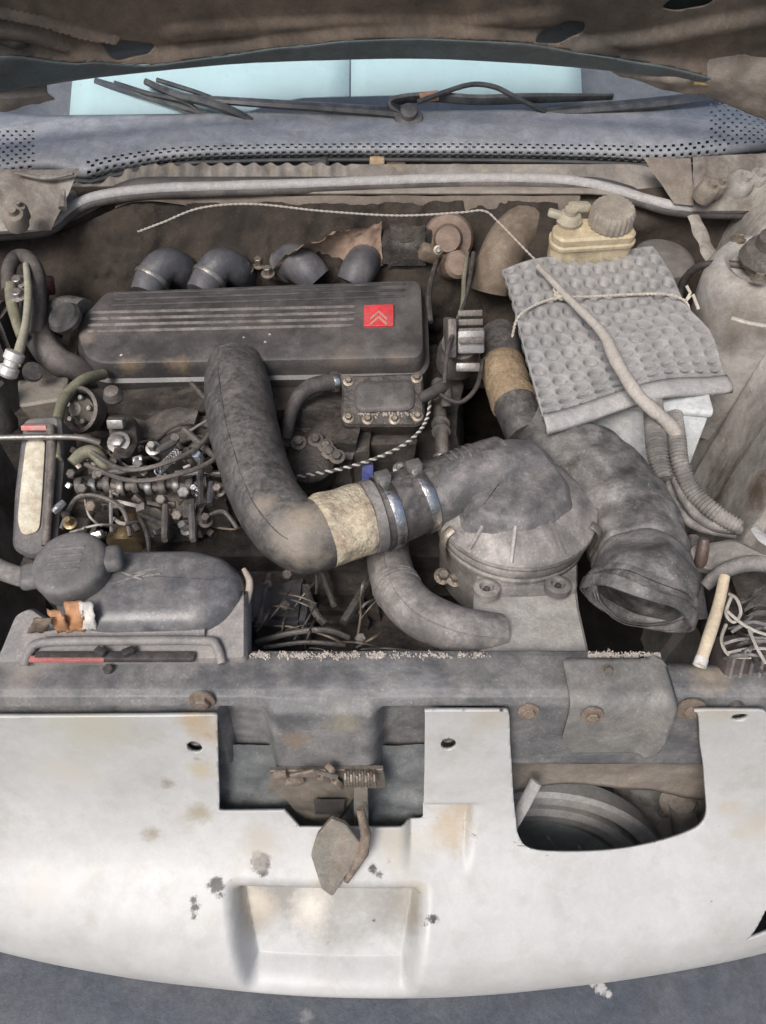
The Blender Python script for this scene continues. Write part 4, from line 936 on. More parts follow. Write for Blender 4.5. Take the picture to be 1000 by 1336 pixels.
# lower hose
P, R = path([(505, 700, .70, 27), (508, 735, .72, 29), (520, 770, .73, 31), (545, 798, .735, 32), (580, 816, .735, 32), (615, 826, .73, 31), (650, 830, .72, 30)], 9)
CA = Mesh().tube(P, R, 26, wob=.02).thing('cold_air_hose', 'pale grey bent hose leading under the main hose to the front of the airbox', 'hose', M_hose2)
seam(P, R, .2, 'mould_seam', M_hose2, CA, .1, 1); [ring_around(P, R, .30+.02*k_, .0014, .0012, 26)[0].part('ridge', M_hose2, CA) for k_ in range(3)]
# airbox
AB = T('airbox', 'round-lidded grey air filter box with a pale front snout', 'airbox', H(690, 760, .60))
ac = H(672, 664, .768); k = depth(ac)/1000
M = Mesh(); M.lathe([(92*k, -.10), (96*k, -.035), (99*k, -.030), (99*k, -.025), (96*k, -.022), (101*k, -.018), (103*k, -.012), (103*k, -.006), (101*k, -.002), (98*k, .0)], ac, (0, 0, 1), 64); M.part('bowl', M_airbox, AB)
M = Mesh(); M.lathe([(104*k, -.004), (106*k, .000), (105*k, .004), (100*k, .007), (90*k, .014), (78*k, .024), (66*k, .030), (0, .031)], ac, (0, 0, 1), 64); LD = M.part('lid', M_airbox, AB, ang=30)
dn = Vector((0, -.12, 1)).normalized(); dp = ac+Vector((0, 0, .047))
lp = [PL(u, v, dp, dn) for u, v in ((612, 640), (634, 592), (650, 577), (692, 571), (712, 588), (738, 622), (742, 648), (722, 668), (690, 678), (650, 676), (622, 664))]
M = Mesh(); M.slab(fillet(lp, .004, 4), [(.016, -.032), (.012, -.024), (.004, -.010), (.0, -.004), (-.004, -.0008), (-.010, .0)], dn); M.part('dome', M_airtop, AB)
M = Mesh(); P2, R2 = path([(560, 652, .79, 36), (600, 634, .80, 38), (640, 618, .80, 40), (680, 612, .795, 38), (710, 622, .785, 26)], 6); M.tube(P2, R2, 26); M.part('inlet_spout', M_airtop, AB)
# ribs and straps on the lid
for a0 in (-100, -62, -130):
    a = math.radians(a0); d = Vector((math.cos(a), math.sin(a), 0)); q = [ac+d*(r*k)+Vector((0, 0, h)) for r, h in ((66, .031), (80, .0245), (92, .0145), (102, .007))]
    Mesh().tube(q, .0022, 6).part('lid_seam', M_snout if a0 == -100 else M_airbox, LD)
for a0 in (-25, -150, 40):
    a = math.radians(a0); d = Vector((math.cos(a), math.sin(a), 0)); b = M = Mesh()
    q = [ac+d*(108*k)+Vector((0, 0, -.03)), ac+d*(112*k)+Vector((0, 0, -.008)), ac+d*(109*k)+Vector((0, 0, .006)), ac+d*(99*k)+Vector((0, 0, .012))]
    M.tube([Vector(t) for t in cat_(q, 4)], .0055, 8, flat=.4); M.part('spring_clip', M_zinc, AB)
# snout
sn_a, sn_b = H(690, 752, .722), H(690, 858, .735)
sd_ = (sn_b-sn_a).normalized(); sn = Vector((0, sd_.z, -sd_.y)); sn = sn if sn.z > 0 else -sn
def snp(u, v, h=0): return PL(u, v, sn_a+sn*h, sn)
M = Mesh(); M.slab(fillet([snp(u, v) for u, v in ((622, 738), (750, 736), (756, 790), (772, 862), (626, 864), (618, 790))], .004, 3), [(-.006, -.10), (0, -.03), (0, -.003), (-.003, 0)], sn); M.part('snout', M_snout, AB)
M = Mesh(); M.slab(fillet([snp(u, v) for u, v in ((618, 732), (752, 728), (752, 776), (620, 781))], .005, 3), [(0, -.01), (0, .010), (-.002, .013), (-.006, .014)], sn); M.part('collar', M_airbox, AB)
for dv in (748, 758): 
    A, B = snp(640, dv+1, .0145), snp(722, dv-2, .0145); Mesh().tube([A, A.lerp(B, .5), B], .0022, 6).part('collar_rib', M_airbox, AB)
for u, v in ((635, 770), (728, 766)):
    M = Mesh(); M.lathe([(.014, -.004), (.014, .004), (.011, .006), (.008, .006), (.006, .001), (0, .0)], snp(u, v, .014), sn, 24); C_ = M.part('clip_boss', M_airbox, AB)
    Mesh().bolt(snp(u, v, .015), sn, .0035, .003, False).part('screw', M_black, C_)
# hot air duct to the right
En = (-FV*.44+(RV*-.46-UV*.86)*.9).normalized(); Ee = H(833, 790, .755); ek = depth(Ee)/1000
W = [(*H(u, v, z), r*depth(H(u, v, z))/FPX) for u, v, z, r in [(672, 520, .72, 24), (695, 558, .735, 36), (730, 588, .745, 52), (772, 622, .745, 62), (806, 664, .742, 64), (830, 706, .74, 62), (840, 742, .742, 63)]]
W += [(*(Ee-En*s_), r*ek) for s_, r in ((.022, 68), (0, 74))]
S_ = cat_(W, 9); P = [Vector(q[:3]) for q in S_]; R = [q[3] for q in S_]
DU = T('hot_air_duct', 'large soft grey duct drooping right of the airbox with its open mouth facing forward', 'duct', P[50]-Vector((0, 0, .08)))
def crush(M, c, ax_):
    for v in M.bm.verts:
        w_ = sm(.10, .0, (v.co-c).length-.03); v.co += Vector((noise.noise(v.co*26), noise.noise(v.co*26+Vector((5, 0, 0))), noise.noise(v.co*26+Vector((0, 9, 0)))))*.0075*(.45+.25*w_)
        v.co += ax_*(-.04*w_)*(v.co-c).dot(ax_)
    return M
R = [r*(1+.02*math.sin(i*.9)) for i, r in enumerate(R)]
M = Mesh(); M.tube(P, R, 40, caps=(1, 0), wall=.003, wob=.05); crush(M, Ee, (RV*.46*.36-UV*-.86*.36-FV*-.0-UV*.0+FV*-.93).normalized()).part('duct_wall', M_duct, DU)
m, *_ = ring_around(P, R, .985, .006, .0015, 40); crush(m, Ee, (RV*.46*.36-UV*-.86*.36+FV*-.93).normalized()).part('mouth_band', M_duct, DU)
m, *_ = ring_around(P, R, .93, .0025, .003, 40); crush(m, Ee, (RV*.46*.36-UV*-.86*.36+FV*-.93).normalized()).part('mouth_ridge', M_duct, DU)
# taped pipe behind
P, R = path([(652, 440, .76, 26), (655, 470, .765, 27), (662, 500, .765, 27), (675, 535, .76, 28), (690, 570, .75, 28)], 9)
TP = T('taped_pipe', 'upright pipe wrapped in tan tape left of the rubber mat', 'pipe', P[-1]-Vector((0, 0, .02)))
Mesh().tube(P, R, 24, wob=.03).part('pipe_wall', M_hose, TP)
band(P, R, .30, .70, .002, 30, .12).part('tape_wrap', mat('brown_tape', (.36, .27, .165), (.17, .12, .085), .7, .85, sc_=30, bump=.9, up=0, var=.4), TP)
# ------------------------------------------------------------------ expansion tank and its tray
ET = T('expansion_tank', 'flat grey coolant expansion tank with rounded right end', 'coolant tank', H(190, 800, .70))
tn = Vector((0, -.16, 1)).normalized(); tp = H(200, 760, .792)
def tkp(u, v, h=0): return PL(u, v, tp+tn*h, tn)
lp = [tkp(u, v) for u, v in ((62, 770), (92, 722), (140, 711), (255, 709), (298, 722), (318, 748), (310, 778), (285, 802), (255, 815), (120, 818), (72, 806))]
M = Mesh(); M.slab(fillet(lp, .022, 6), [(-.004, -.07), (0, -.055), (0, -.018), (-.003, -.009), (-.009, -.003), (-.018, 0), (-.028, .0015)], tn); TK = M.part('tank_body', M_tank, ET, ang=60)
M = Mesh(); cpt = tkp(99, 746, .0)
M.lathe([(.036, -.006), (.0365, .012), (.0355, .016), (.0335, .0195), (.029, .0215), (.018, .0228), (0, .0232)], cpt, Vector((-.05, -.18, 1)), 48); CPp = M.part('cap', M_cap, ET)
q = Vector((0, 0, 1)).rotation_difference(Vector((-.05, -.18, 1)).normalized())
for a in (5, 185):
    a = math.radians(a+8); M = Mesh(); d = Vector((math.cos(a), math.sin(a), 0)); M.box(cpt+q @ (d*.036+Vector((0, 0, .010))), (.028, .032, .015), (0, 0, a), .007, 4, .8); M.part('cap_ear', M_cap, CPp)
for k_ in range(4):
    pa, pb = q @ Vector((-.016, -.012+k_*.008, .0226)), q @ Vector((.014, -.010+k_*.008, .0226)); Mesh().tube([cpt+pa, cpt+pb], .0012, 6).part('cap_rib', M_cap, CPp)
# worn light scratches and ridge on the tank top
for a, b, c_, d in ((146, 762, 200, 744), (170, 749, 214, 740), (158, 746, 186, 756), (186, 752, 210, 748)):
    A, B = tkp(a, b, .002), tkp(c_, d, .002); Mesh().tube([A, A.lerp(B, .5), B], [.0008, .0018, .0008], 6).part('moulded_mark', mat('worn_grey', (.27, .26, .25), (.14, .13, .13), .9, .7, sc_=90), TK)
P, R = path([(318, 742, .782, 3), (326, 760, .775, 5), (320, 786, .765, 5), (300, 808, .758, 4), (262, 822, .752, 4)], 8)
Mesh().tube(P, R, 10, wob=.3).part('seam_edge', mat('tan_edge', (.42, .36, .29), (.28, .22, .17), .5, .8, sc_=50), ET)
TR = T('tank_tray', 'grey plastic carrier tray in front of the expansion tank', 'tray', H(180, 850, .74))
yn = Vector((0, -.35, 1)).normalized(); yp_ = H(180, 840, .762)
def trp(u, v, h=0): return PL(u, v, yp_+yn*h, yn)
M = Mesh(); M.slab(fillet([trp(u, v) for u, v in ((-10, 868), (18, 800), (40, 790), (80, 818), (250, 818), (300, 795), (322, 765), (322, 862))], .006, 3), [(0, -.03), (0, -.005), (-.003, 0)], yn); M.part('base', M_tray, TR)
P = [Vector(t) for t in cat_([trp(32, 868, .002), trp(40, 848, .004), trp(60, 838, .005), trp(160, 836, .005), trp(265, 836, .005), trp(282, 842, .004), trp(290, 866, .002)], 8)]
Mesh().tube(P, .0045, 10).part('rim', M_tray, TR)
P = [trp(60, 826, .002), trp(160, 825, .002), trp(268, 825, .002)]; Mesh().tube(P, .004, 8).part('rib', M_tray, TR)
M = Mesh(); M.box(trp(150, 857, .003), (.15, .010, .006), (0, 0, 0), .002); M.part('slot_lip', M_black, TR)
for u in (132, 168): M = Mesh(); M.box(trp(u, 851, .006), (.012, .008, .008), (0, 0, .5 if u > 150 else -.5), .002); M.part('clip', M_black, TR)
M = Mesh(); M.box(trp(88, 860, .005), (.07, .006, .004), (0, 0, .0), .001); M.thing('red_strap', 'faded red strap under the front lip of the tank tray', 'strap', mat('faded_red', (.42, .12, .11), (.35, .2, .18), .5, .7))
for u, u2, v, v2, w_, c_, l in ((58, 48, 806, 824, 12, M_brown, 'brown rag strip at the left end of the expansion tank'), (70, 84, 796, 824, 9, M_orange, 'slanting orange rag strip left of the upright orange strip under the black tank cap'), (96, 99, 784, 824, 12, M_orange, 'upright orange rag strip hanging under the black tank cap'), (112, 118, 786, 823, 9, M_paper, 'torn white label strip beside the upright orange strip under the tank cap')):
    M = Mesh(); rows_ = []
    for k_ in range(10):
        t = k_/9; z = .799-.030*t*t; wv = 1.5*math.sin(k_*2.3+u)
        rows_.append([H(u+(u2-u)*t+s_*w_+wv*(1-abs(s_)*.3), v+(v2-v)*t+random.uniform(-1.5, 1.5)*(k_ in (0, 9)), z+.0015*math.cos(s_*3+k_)) for s_ in (-1, -.5, 0, .5, 1)])
    M.loft(rows_); M.thing('torn_strip', l, 'strip', c_, 'torn strips below the tank cap', solid=.0012)
hose([(-60, 730, .76, 13), (-20, 735, .77, 13), (10, 747, .775, 13), (35, 754, .78, 13), (62, 756, .785, 12)], 8, 16).thing('tank_hose', 'grey hose entering the expansion tank cap from the left', 'hose', M_hose2)
# ------------------------------------------------------------------ centre of the engine: regulator box, sensor, cables
SB_ = T('sensor_block', 'grey ribbed alloy sensor block right of the engine cover', 'sensor', H(600, 470, .76))
sc0 = H(600, 448, .80)
Mesh().lathe([(.028, -.05), (.028, -.02), (.024, -.012), (.024, .0), (0, .0)], sc0, (.0, -.5, 1), 22).part('body', M_cast, SB_)
M = Mesh(); M.box(sc0+Vector((.012, -.006, .008)), (.036, .032, .032), (-.5, 0, .05), .004); M.part('housing', mat('alloy_grey', (.30, .30, .30), (.22, .19, .17), .4, .45, metal=.4, sc_=40), SB_)
M = Mesh(); M.box(sc0+Vector((-.014, -.004, .012)), (.012, .05, .05), (-.5, 0, .05), .003); M.part('flange', M_cast, SB_)
for k_ in range(4): M = Mesh(); M.box(sc0+Vector((.012+.0, -.024+.012*k_, .020+.006*k_)), (.032, .003, .008), (-.5, 0, .05), .001); M.part('fin', M_cast, SB_)
Mesh().box(sc0+Vector((.010, -.028, -.018)), (.032, .008, .012), (-.5, 0, 0), .002).part('clip', M_alu, SB_)
for L, l in (([(618, 330, .84, 3), (612, 370, .83, 3), (600, 415, .83, 3), (585, 455, .82, 3), (580, 500, .79, 3)], 'black cable looping over the sensor block'), ([(570, 340, .83, 3), (560, 380, .82, 4), (562, 420, .80, 4)], 'dark cable beside the right end of the engine cover'), ([(630, 470, .78, 3), (622, 505, .78, 3), (600, 525, .775, 3), (575, 515, .775, 3)], 'black cable loop below the sensor block'), ([(610, 330, .84, 3), (606, 360, .835, 3), (604, 395, .83, 3), (598, 415, .83, 2.6)], 'olive cable dropping straight to the sensor block')):
    hose(L, 8, 8).thing('cable', l, 'cable', M_olive if 'olive' in l else M_cable)
RB = T('regulator_box', 'black rectangular box with corner screws below the engine cover', 'regulator', H(500, 540, .70))
bn = Vector((0, -.55, 1)).normalized(); b0 = H(500, 525, .765)
def bxp(u, v, h=0): return PL(u, v, b0+bn*h, bn)
M = Mesh(); M.slab(fillet([bxp(u, v) for u, v in ((447, 490), (552, 486), (555, 548), (545, 556), (450, 556), (445, 545))], .006, 3), [(-.004, -.06), (-.004, -.022), (0, -.018), (0, -.003), (-.003, 0)], bn); M.part('case', M_castd, RB)
M = Mesh(); M.slab(fillet([bxp(u, v) for u, v in ((462, 500), (540, 496), (542, 536), (464, 540))], .014, 4), [(0, -.001), (0, .003), (-.003, .0055), (-.006, .006)], bn); M.part('raised_lid', mat('dark_lid', (.07, .066, .064), (.15, .13, .12), .5, .5), RB)
for u, v in ((455, 497), (544, 493), (455, 545), (545, 543), (480, 547), (515, 547)): Mesh().bolt(bxp(u, v, .0), bn, .0045, .005).part('screw', M_zinc, RB)
M = Mesh()
for i in range(60):
    M.box(bxp(468+random.random()*72, 541+random.gauss(0, 2), .001), (.0025, .0015, .0015), (i, i*2, i*3), 0)
M.part('dried_crust', M_salt, RB, smooth=False).__setitem__('kind', 'stuff')
P, R = path([(374, 572, .73, 8), (378, 545, .75, 9), (390, 518, .765, 10), (410, 503, .772, 11), (445, 497, .77, 11)], 8)
VH = Mesh().tube(P, R, 14).thing('vacuum_hose', 'black bent hose with a bright clamp entering the regulator box', 'hose', M_rubber)
m, *_ = ring_around(P, R, .93, .0035, .002, 18); m.part('clamp', M_steel, VH)
PU = T('pump_body', 'dark pump casting below the regulator box', 'pump', H(410, 600, .66))
lump(H(420, 600, .68), (.12, .08, .10), 11, .8).part('casting', M_castd, PU)
Mesh().lathe([(.03, -.04), (.032, 0), (.026, .006), (.012, .008), (0, .008)], H(405, 600, .72), (0, -.4, 1), 22).part('flange', M_castd, PU)
for u, v in ((390, 578), (412, 574), (430, 590), (425, 582), (440, 596)): Mesh().bolt(H(u, v, .735), (0, -.4, 1), .006, .006).part('bolt', M_cast, PU)
cpts = [(368, 626, .75), (400, 620, .752), (440, 613, .755), (480, 602, .757), (520, 585, .758), (545, 566, .758), (558, 545, .755), (562, 520, .76)]
rope_thing('braided_cable', 'black and white braided cable drooping below the regulator box', 'cable', cpts, .0023, .011, M_paper, M_cable)
bl = H(480, 616, .735)
BP = Mesh().box(bl, (.015, .014, .024), (-.4, 0, 0), .003).thing('blue_plug', 'small blue plug under the braided cable', 'plug', M_blue)
P, R = path([(572, 500, .73, 9), (574, 540, .735, 9), (577, 575, .735, 9), (578, 608, .72, 9)], 8)
VP = Mesh().tube(P, R, 14).thing('steel_pipe', 'upright dull metal pipe with collars right of the regulator box', 'pipe', M_cast)
for t in (.45, .55, .85, .95): m, *_ = ring_around(P, R, t, .002, .003, 18); m.part('collar', M_alu, VP)
hose([(548, 520, .77, 7), (565, 512, .775, 8), (580, 505, .77, 9), (583, 530, .75, 8)], 8, 12).thing('elbow_hose', 'short black elbow from the regulator box to the metal pipe', 'hose', M_rubber)
Mesh().box(H(525, 628, .735), (.03, .02, .02), (.3, .2, .3), .004).thing('lug', 'dark lug just above the first hose clamp of the intake hose', 'lug', M_castd)
Mesh().bolt(H(522, 612, .755), (0, -.5, 1), .005, .008).thing('stud', 'light stud standing above the intake hose clamps', 'stud', M_alu)

# ------------------------------------------------------------------ left end: oil filler, hoses, timing cover, injection pump
OF = T('oil_breather', 'dusty elbow pipe at the left end of the engine cover', 'pipe', H(85, 440, .76))
P, R = path([(62, 435, .77, 18), (70, 415, .785, 19), (88, 405, .795, 19), (112, 408, .80, 18)], 8); Mesh().tube(P, R, 20).part('elbow', M_hose, OF)
Mesh().lathe([(.022, -.008), (.024, 0), (.020, .006), (0, .006)], H(84, 414, .815), (-.3, -.4, 1), 20).part('boss', M_cover, OF)
hose([(48, 375, .79, 16), (44, 405, .795, 18), (52, 440, .79, 19), (72, 468, .78, 19), (100, 482, .765, 18), (130, 490, .74, 16)], 8, 18).thing('radiator_hose', 'thick black hose curling under the left end of the engine cover', 'hose', M_rubber)
P, R = path([(12, 380, .83, 9), (12, 350, .845, 9), (22, 335, .85, 9), (38, 338, .848, 10), (48, 360, .835, 11), (48, 400, .815, 12), (46, 440, .80, 12)], 8)
Mesh().tube(P, R, 14).thing('heater_hose', 'dark hose looping over beside the left inner wing', 'hose', M_rubber)
P, R = path([(14, 372, .835, 8), (16, 395, .825, 8), (22, 420, .815, 7), (28, 440, .81, 6)], 8); Mesh().tube(P, R, 12).thing('olive_hose', 'olive hose running down inside the left hose loop', 'hose', M_olive)
P, R = path([(34, 345, .85, 4), (37, 380, .84, 5), (34, 420, .825, 5), (27, 450, .815, 6), (20, 475, .805, 7)], 8)
FL = Mesh().tube(P, R, 12).thing('fuel_line', 'pale olive fuel line dropping to a bright connector at the left edge', 'fuel line', mat('pale_olive', (.34, .33, .22), (.3, .27, .22), .5, .5))
M = Mesh(); M.lathe([(.008, 0), (.012, .004), (.012, .014), (.009, .016), (.009, .022), (.012, .024), (.012, .034), (.007, .036), (0, .036)], H(8, 492, .79), (.4, .5, .7), 20); M.part('connector', mat('white_fitting', (.70, .69, .67), (.35, .3, .27), .5, .4, metal=.3, sc_=60), FL)
Mesh().lathe([(.02, 0), (.022, .01), (.018, .02), (.018, .06), (0, .062)], H(2, 560, .75), (0, .2, 1), 20).thing('fuel_filter', 'dark cylinder at the left edge below the bright connector', 'filter', M_black)
Mesh().lathe([(.006, 0), (.012, .003), (.012, .012), (0, .013)], H(42, 488, .795), (.5, -.5, .8), 14).thing('rubber_plug', 'small black rubber plug right of the bright connector', 'plug', M_black)
for u, v, r in ((24, 368, .011), (24, 385, .009)): Mesh().bolt(H(u, v, .835), (0, -.4, 1), .007, .008).thing('bracket_nut', 'upper nut inside the left hose loop' if v < 370 else 'lower nut inside the left hose loop', 'nut', M_alu)
lump(H(-10, 430, .76), (.06, .07, .08), 21, .5).thing('mount_rubber', 'dark rubber mounting lump at the left edge behind the fuel line', 'mounting', M_rubber)
Mesh().box(H(62, 372, .80), (.02, .012, .03), (.3, .2, .3), .003).thing('wire_connector', 'dark red wire connector left of the engine cover', 'connector', mat('dark_red', (.14, .045, .04), (.17, .12, .1), .5, .6))
M = Mesh(); M.slab(fillet([H(u, v, .775) for u, v in ((22, 494), (88, 490), (84, 520), (24, 530))], .006, 3), [(0, -.03), (0, -.003), (-.003, 0)], (0, -.3, 1)); M.thing('mounting_bracket', 'flat tan metal bracket below the fuel line connector', 'bracket', mat('tan_metal', (.30, .27, .225), (.22, .18, .14), .6, .6, sc_=30))
hose([(-40, 572, .79, 4), (0, 571, .79, 4), (60, 570, .79, 4), (105, 571, .785, 4), (130, 578, .775, 5)], 8, 10).thing('support_rod', 'straight grey rod across the timing cover from the left edge', 'rod', M_alu)
TC = T('timing_cover', 'narrow dark timing belt cover with a pale worn face', 'timing cover', H(45, 690, .70))
un = Vector((0, -.5, 1)).normalized(); u0 = H(45, 630, .755)
def tcp(u, v, h=0): return PL(u, v, u0+un*h, un)
M = Mesh(); M.slab(fillet([tcp(u, v) for u, v in ((30, 545), (78, 540), (82, 600), (72, 715), (40, 730), (14, 715), (18, 640))], .010, 4), [(0, -.05), (0, -.004), (-.004, 0)], un); M.part('cover', M_cap, TC)
M = Mesh(); M.slab(fillet([tcp(u, v) for u, v in ((36, 574), (60, 574), (58, 610), (55, 660), (52, 694), (30, 700), (24, 680), (30, 620))], .008, 4), [(0, 0), (0, .0025), (-.003, .0035)], un); M.part('worn_patch', M_yellow, TC)
P = [tcp(*q) for q in ((66, 556, .004), (68, 600, .006), (64, 660, .006), (60, 712, .004))]; Mesh().tube([Vector(t) for t in cat_(P, 5)], .0055, 10).part('edge_tube', M_alu if False else M_cast, TC)
M = Mesh(); M.box(tcp(47, 557, .004), (.03, .014, .006), (-.46, 0, 0), .001); M.part('warning_label', mat('faded_red_label', (.55, .16, .15), (.5, .4, .36), .5, .7, sc_=90), TC)
PY = T('alternator_pulley', 'grey-green ring and pulley right of the tan bracket', 'pulley', H(103, 535, .72))
yc = H(103, 535, .765); yk = depth(yc)/1000; yax = (-.3, -.75, .8)
Mesh().lathe([(27*yk, -.02), (31*yk, -.004), (31*yk, .004), (27*yk, .006), (24*yk, .0), (24*yk, -.02)], yc, yax, 40, True).part('ring', M_cast, PY)
Mesh().lathe([(18*yk, -.025), (18*yk, -.006), (12*yk, .0), (9*yk, .008), (0, .008)], yc, yax, 24).part('hub', mat('olive_cast', (.17, .16, .115), (.24, .21, .17), .6, .6, metal=.2), PY)
for a in range(5):
    q = Vector((0, 0, 1)).rotation_difference(Vector(yax).normalized()); d = q @ Vector((.016*math.cos(a*1.257), .016*math.sin(a*1.257), -.002)); Mesh().bolt(yc+d, yax, .004, .004, False).part('bolt', M_alu, PY)
hose([(75, 600, .77, 6), (74, 560, .78, 7), (84, 520, .785, 7), (108, 496, .785, 7), (135, 488, .77, 7)], 8, 12).thing('breather_hose', 'thin dark hose arching over the pulley ring', 'hose', M_olive)
hose([(95, 605, .765, 9), (108, 592, .77, 9), (122, 590, .77, 9), (134, 604, .765, 9), (140, 630, .75, 8)], 8, 12).thing('olive_loop_hose', 'olive-grey bent hose below the pulley ring', 'hose', M_olive)
LB = T('lifting_bracket', 'dark upright bracket with a bright bolt right of the pulley ring', 'bracket', H(155, 570, .72))
M = Mesh(); M.slab(fillet([H(u, v, .775) for u, v in ((138, 540), (174, 540), (178, 578), (168, 596), (146, 596))], .008, 4), [(0, -.05), (0, -.004), (-.004, 0)], (0, -.5, 1)); M.part('plate', M_castd, LB)
M = Mesh(); M.box(H(152, 552, .785), (.02, .014, .012), (-.4, 0, 0), .002); M.part('block', M_alu, LB)
Mesh().bolt(H(155, 577, .778), (0, -.5, 1), .008, .007).part('bolt', M_alu, LB)
Mesh().lathe([(.01, 0), (.013, .006), (.009, .016), (0, .018)], H(150, 520, .78), (0, -.3, 1), 18).part('knob', M_cast, LB)
# injection pump
IP = T('injection_pump', 'metal diesel injection pump with its levers left of the intake hose', 'injection pump', H(190, 640, .66))
lump(H(215, 590, .70), (.12, .07, .09), 31, .6).part('housing', M_cast, IP)
lump(H(180, 650, .69), (.20, .06, .06), 32, .6).part('lower_housing', M_castd, IP)
Mesh().lathe([(.008, 0), (.012, .006), (.014, .012), (.020, .024), (.022, .032), (.022, .036), (.018, .040), (0, .040)], H(172, 672, .735), (0, -.9, -.25), 26).part('brass_union', M_brass, IP)
Mesh().lathe([(.022, 0), (.023, .02), (.018, .03), (0, .031)], H(205, 690, .70), (0, -.5, .9), 20).part('union', mat('olive_cast', (1, 1, 1)), IP)
ipx = [H(105+i*9, 634+2.2*math.sin(i*1.3), .765) for i in range(19)]
Mesh().tube(ipx, .0055, 10).part('control_shaft', M_cast, IP)
for i in range(19):
    if i % 2 == 0:
        M = Mesh(); M.lathe([(.009, -.004), (.010, -.002), (.010, .002), (.009, .004)], ipx[i], (1, .1, .1), 14); M.part('shaft_collar', M_alu if i % 4 else M_cast, IP)
for u0_, v0_, u1_, v1_, m in ((262, 600, 262, 660, M_steel), (276, 630, 274, 658, M_steel), (250, 660, 252, 705, M_alu), (84, 655, 70, 668, M_steel), (215, 705, 216, 660, M_cast), (240, 560, 285, 600, M_cast), (178, 610, 140, 618, M_alu), (206, 588, 230, 575, M_alu), (228, 618, 260, 616, M_steel)):
    A, B = H(u0_, v0_, .775), H(u1_, v1_, .772); Mesh().tube([A, A.lerp(B, .5), B], [.0035, .0045, .0035], 8).part('linkage_rod', m, IP)
for u, v, r, m in ((200, 585, .011, M_alu), (228, 574, .012, M_cast), (262, 600, .012, mat('blueish_alloy', (.36, .42, .50), (.3, .28, .26), .4, .4, metal=.4)), (182, 612, .012, M_alu), (240, 645, .014, M_alu), (215, 655, .012, M_cast), (258, 640, .009, M_steel), (285, 640, .010, M_cast), (130, 620, .010, M_cast), (128, 662, .013, M_brown), (100, 620, .012, M_castd), (112, 640, .012, M_cast), (245, 690, .010, M_alu), (232, 675, .012, M_cast), (268, 680, .010, M_castd), (92, 683, .009, M_brass), (150, 605, .010, M_castd), (212, 625, .009, M_cast)):
    Mesh().bolt(H(u, v, .768), (random.uniform(-.4, .4), random.uniform(-.9, -.2), 1), r*.48, r*1.2, r < .012).part('nut', m, IP)
n = 70; A, B = H(205, 615, .778), H(232, 590, .78)
Mesh().tube([A.lerp(B, i/n)+Vector((math.cos(i*.9)*.004, math.sin(i*.9)*.004, math.sin(i*.9)*.004)) for i in range(n+1)], .0011, 6).part('return_spring', M_steel, IP)
A, B = H(88, 680, .765), H(96, 690, .765)
for i, L in enumerate(([(120, 590, .775, 3.2), (160, 612, .785, 3.2), (210, 606, .79, 3.2), (262, 580, .785, 3.2), (280, 540, .77, 3.2), (250, 500, .755, 3.2)], [(112, 606, .77, 3.2), (165, 626, .785, 3.2), (220, 622, .79, 3.2), (278, 600, .785, 3.2), (292, 566, .77, 3.2), (268, 520, .755, 3.2)], [(170, 700, .75, 3.2), (160, 665, .765, 3.2), (130, 648, .77, 3.2), (100, 650, .765, 3.2), (80, 690, .75, 3.2)], [(250, 700, .75, 3.2), (270, 676, .765, 3.2), (292, 668, .765, 3.2), (310, 690, .75, 3.2)])):
    hose(L, 8, 8).thing('injector_pipe', ('steel injector pipe highest over the injection pump', 'steel injector pipe second from the top over the injection pump', 'injector pipe curling down at the left of the brass union', 'short injector pipe right of the brass union')[i], 'pipe', M_cast, 'injector pipes over the injection pump')
for i, (u, v, z, sx_, sy_, sz_) in enumerate(((125, 655, .705, .07, .05, .05), (235, 672, .70, .07, .06, .05), (283, 650, .70, .05, .06, .06), (150, 618, .72, .06, .03, .035), (262, 575, .715, .06, .05, .05), (100, 700, .68, .06, .05, .05))):
    lump(H(u, v, z), (sx_, sy_, sz_), 60+i, 1.1).part('casting', M_cast if i % 2 else M_castd, IP)
rnd_ = random.Random(3)
for i in range(26):                                                  # thin wiring and clips over the pump
    u0, v0 = rnd_.uniform(85, 285), rnd_.uniform(570, 700); a = rnd_.uniform(-.6, .6)+(1.5 if rnd_.random() < .35 else 0); l = rnd_.uniform(15, 45)
    L = [(u0, v0, .745, 1), (u0+l*math.cos(a)+rnd_.uniform(-6, 6), v0+l*math.sin(a)+rnd_.uniform(-8, 8), .768, 1), (u0+2*l*math.cos(a), v0+2*l*math.sin(a)+rnd_.uniform(-9, 9), .75, 1)]
    P, _ = path(L, 6); Mesh().tube(P, rnd_.uniform(.0011, .0028), 7).part('wire', rnd_.choice((M_cable, M_cable, M_hose2, M_cast, M_wire, M_brown)), IP)
for i in range(52):
    Mesh().box(H(rnd_.uniform(85, 290), rnd_.uniform(570, 702), .752+rnd_.random()*.016), (rnd_.uniform(.005, .016), rnd_.uniform(.004, .010), rnd_.uniform(.004, .009)), (rnd_.uniform(-.7, .7), rnd_.uniform(-.6, .6), rnd_.uniform(-1, 1)), .0012).part('clip', rnd_.choice((M_castd, M_cast, M_alu, M_steel, M_black, M_zinc)), IP)
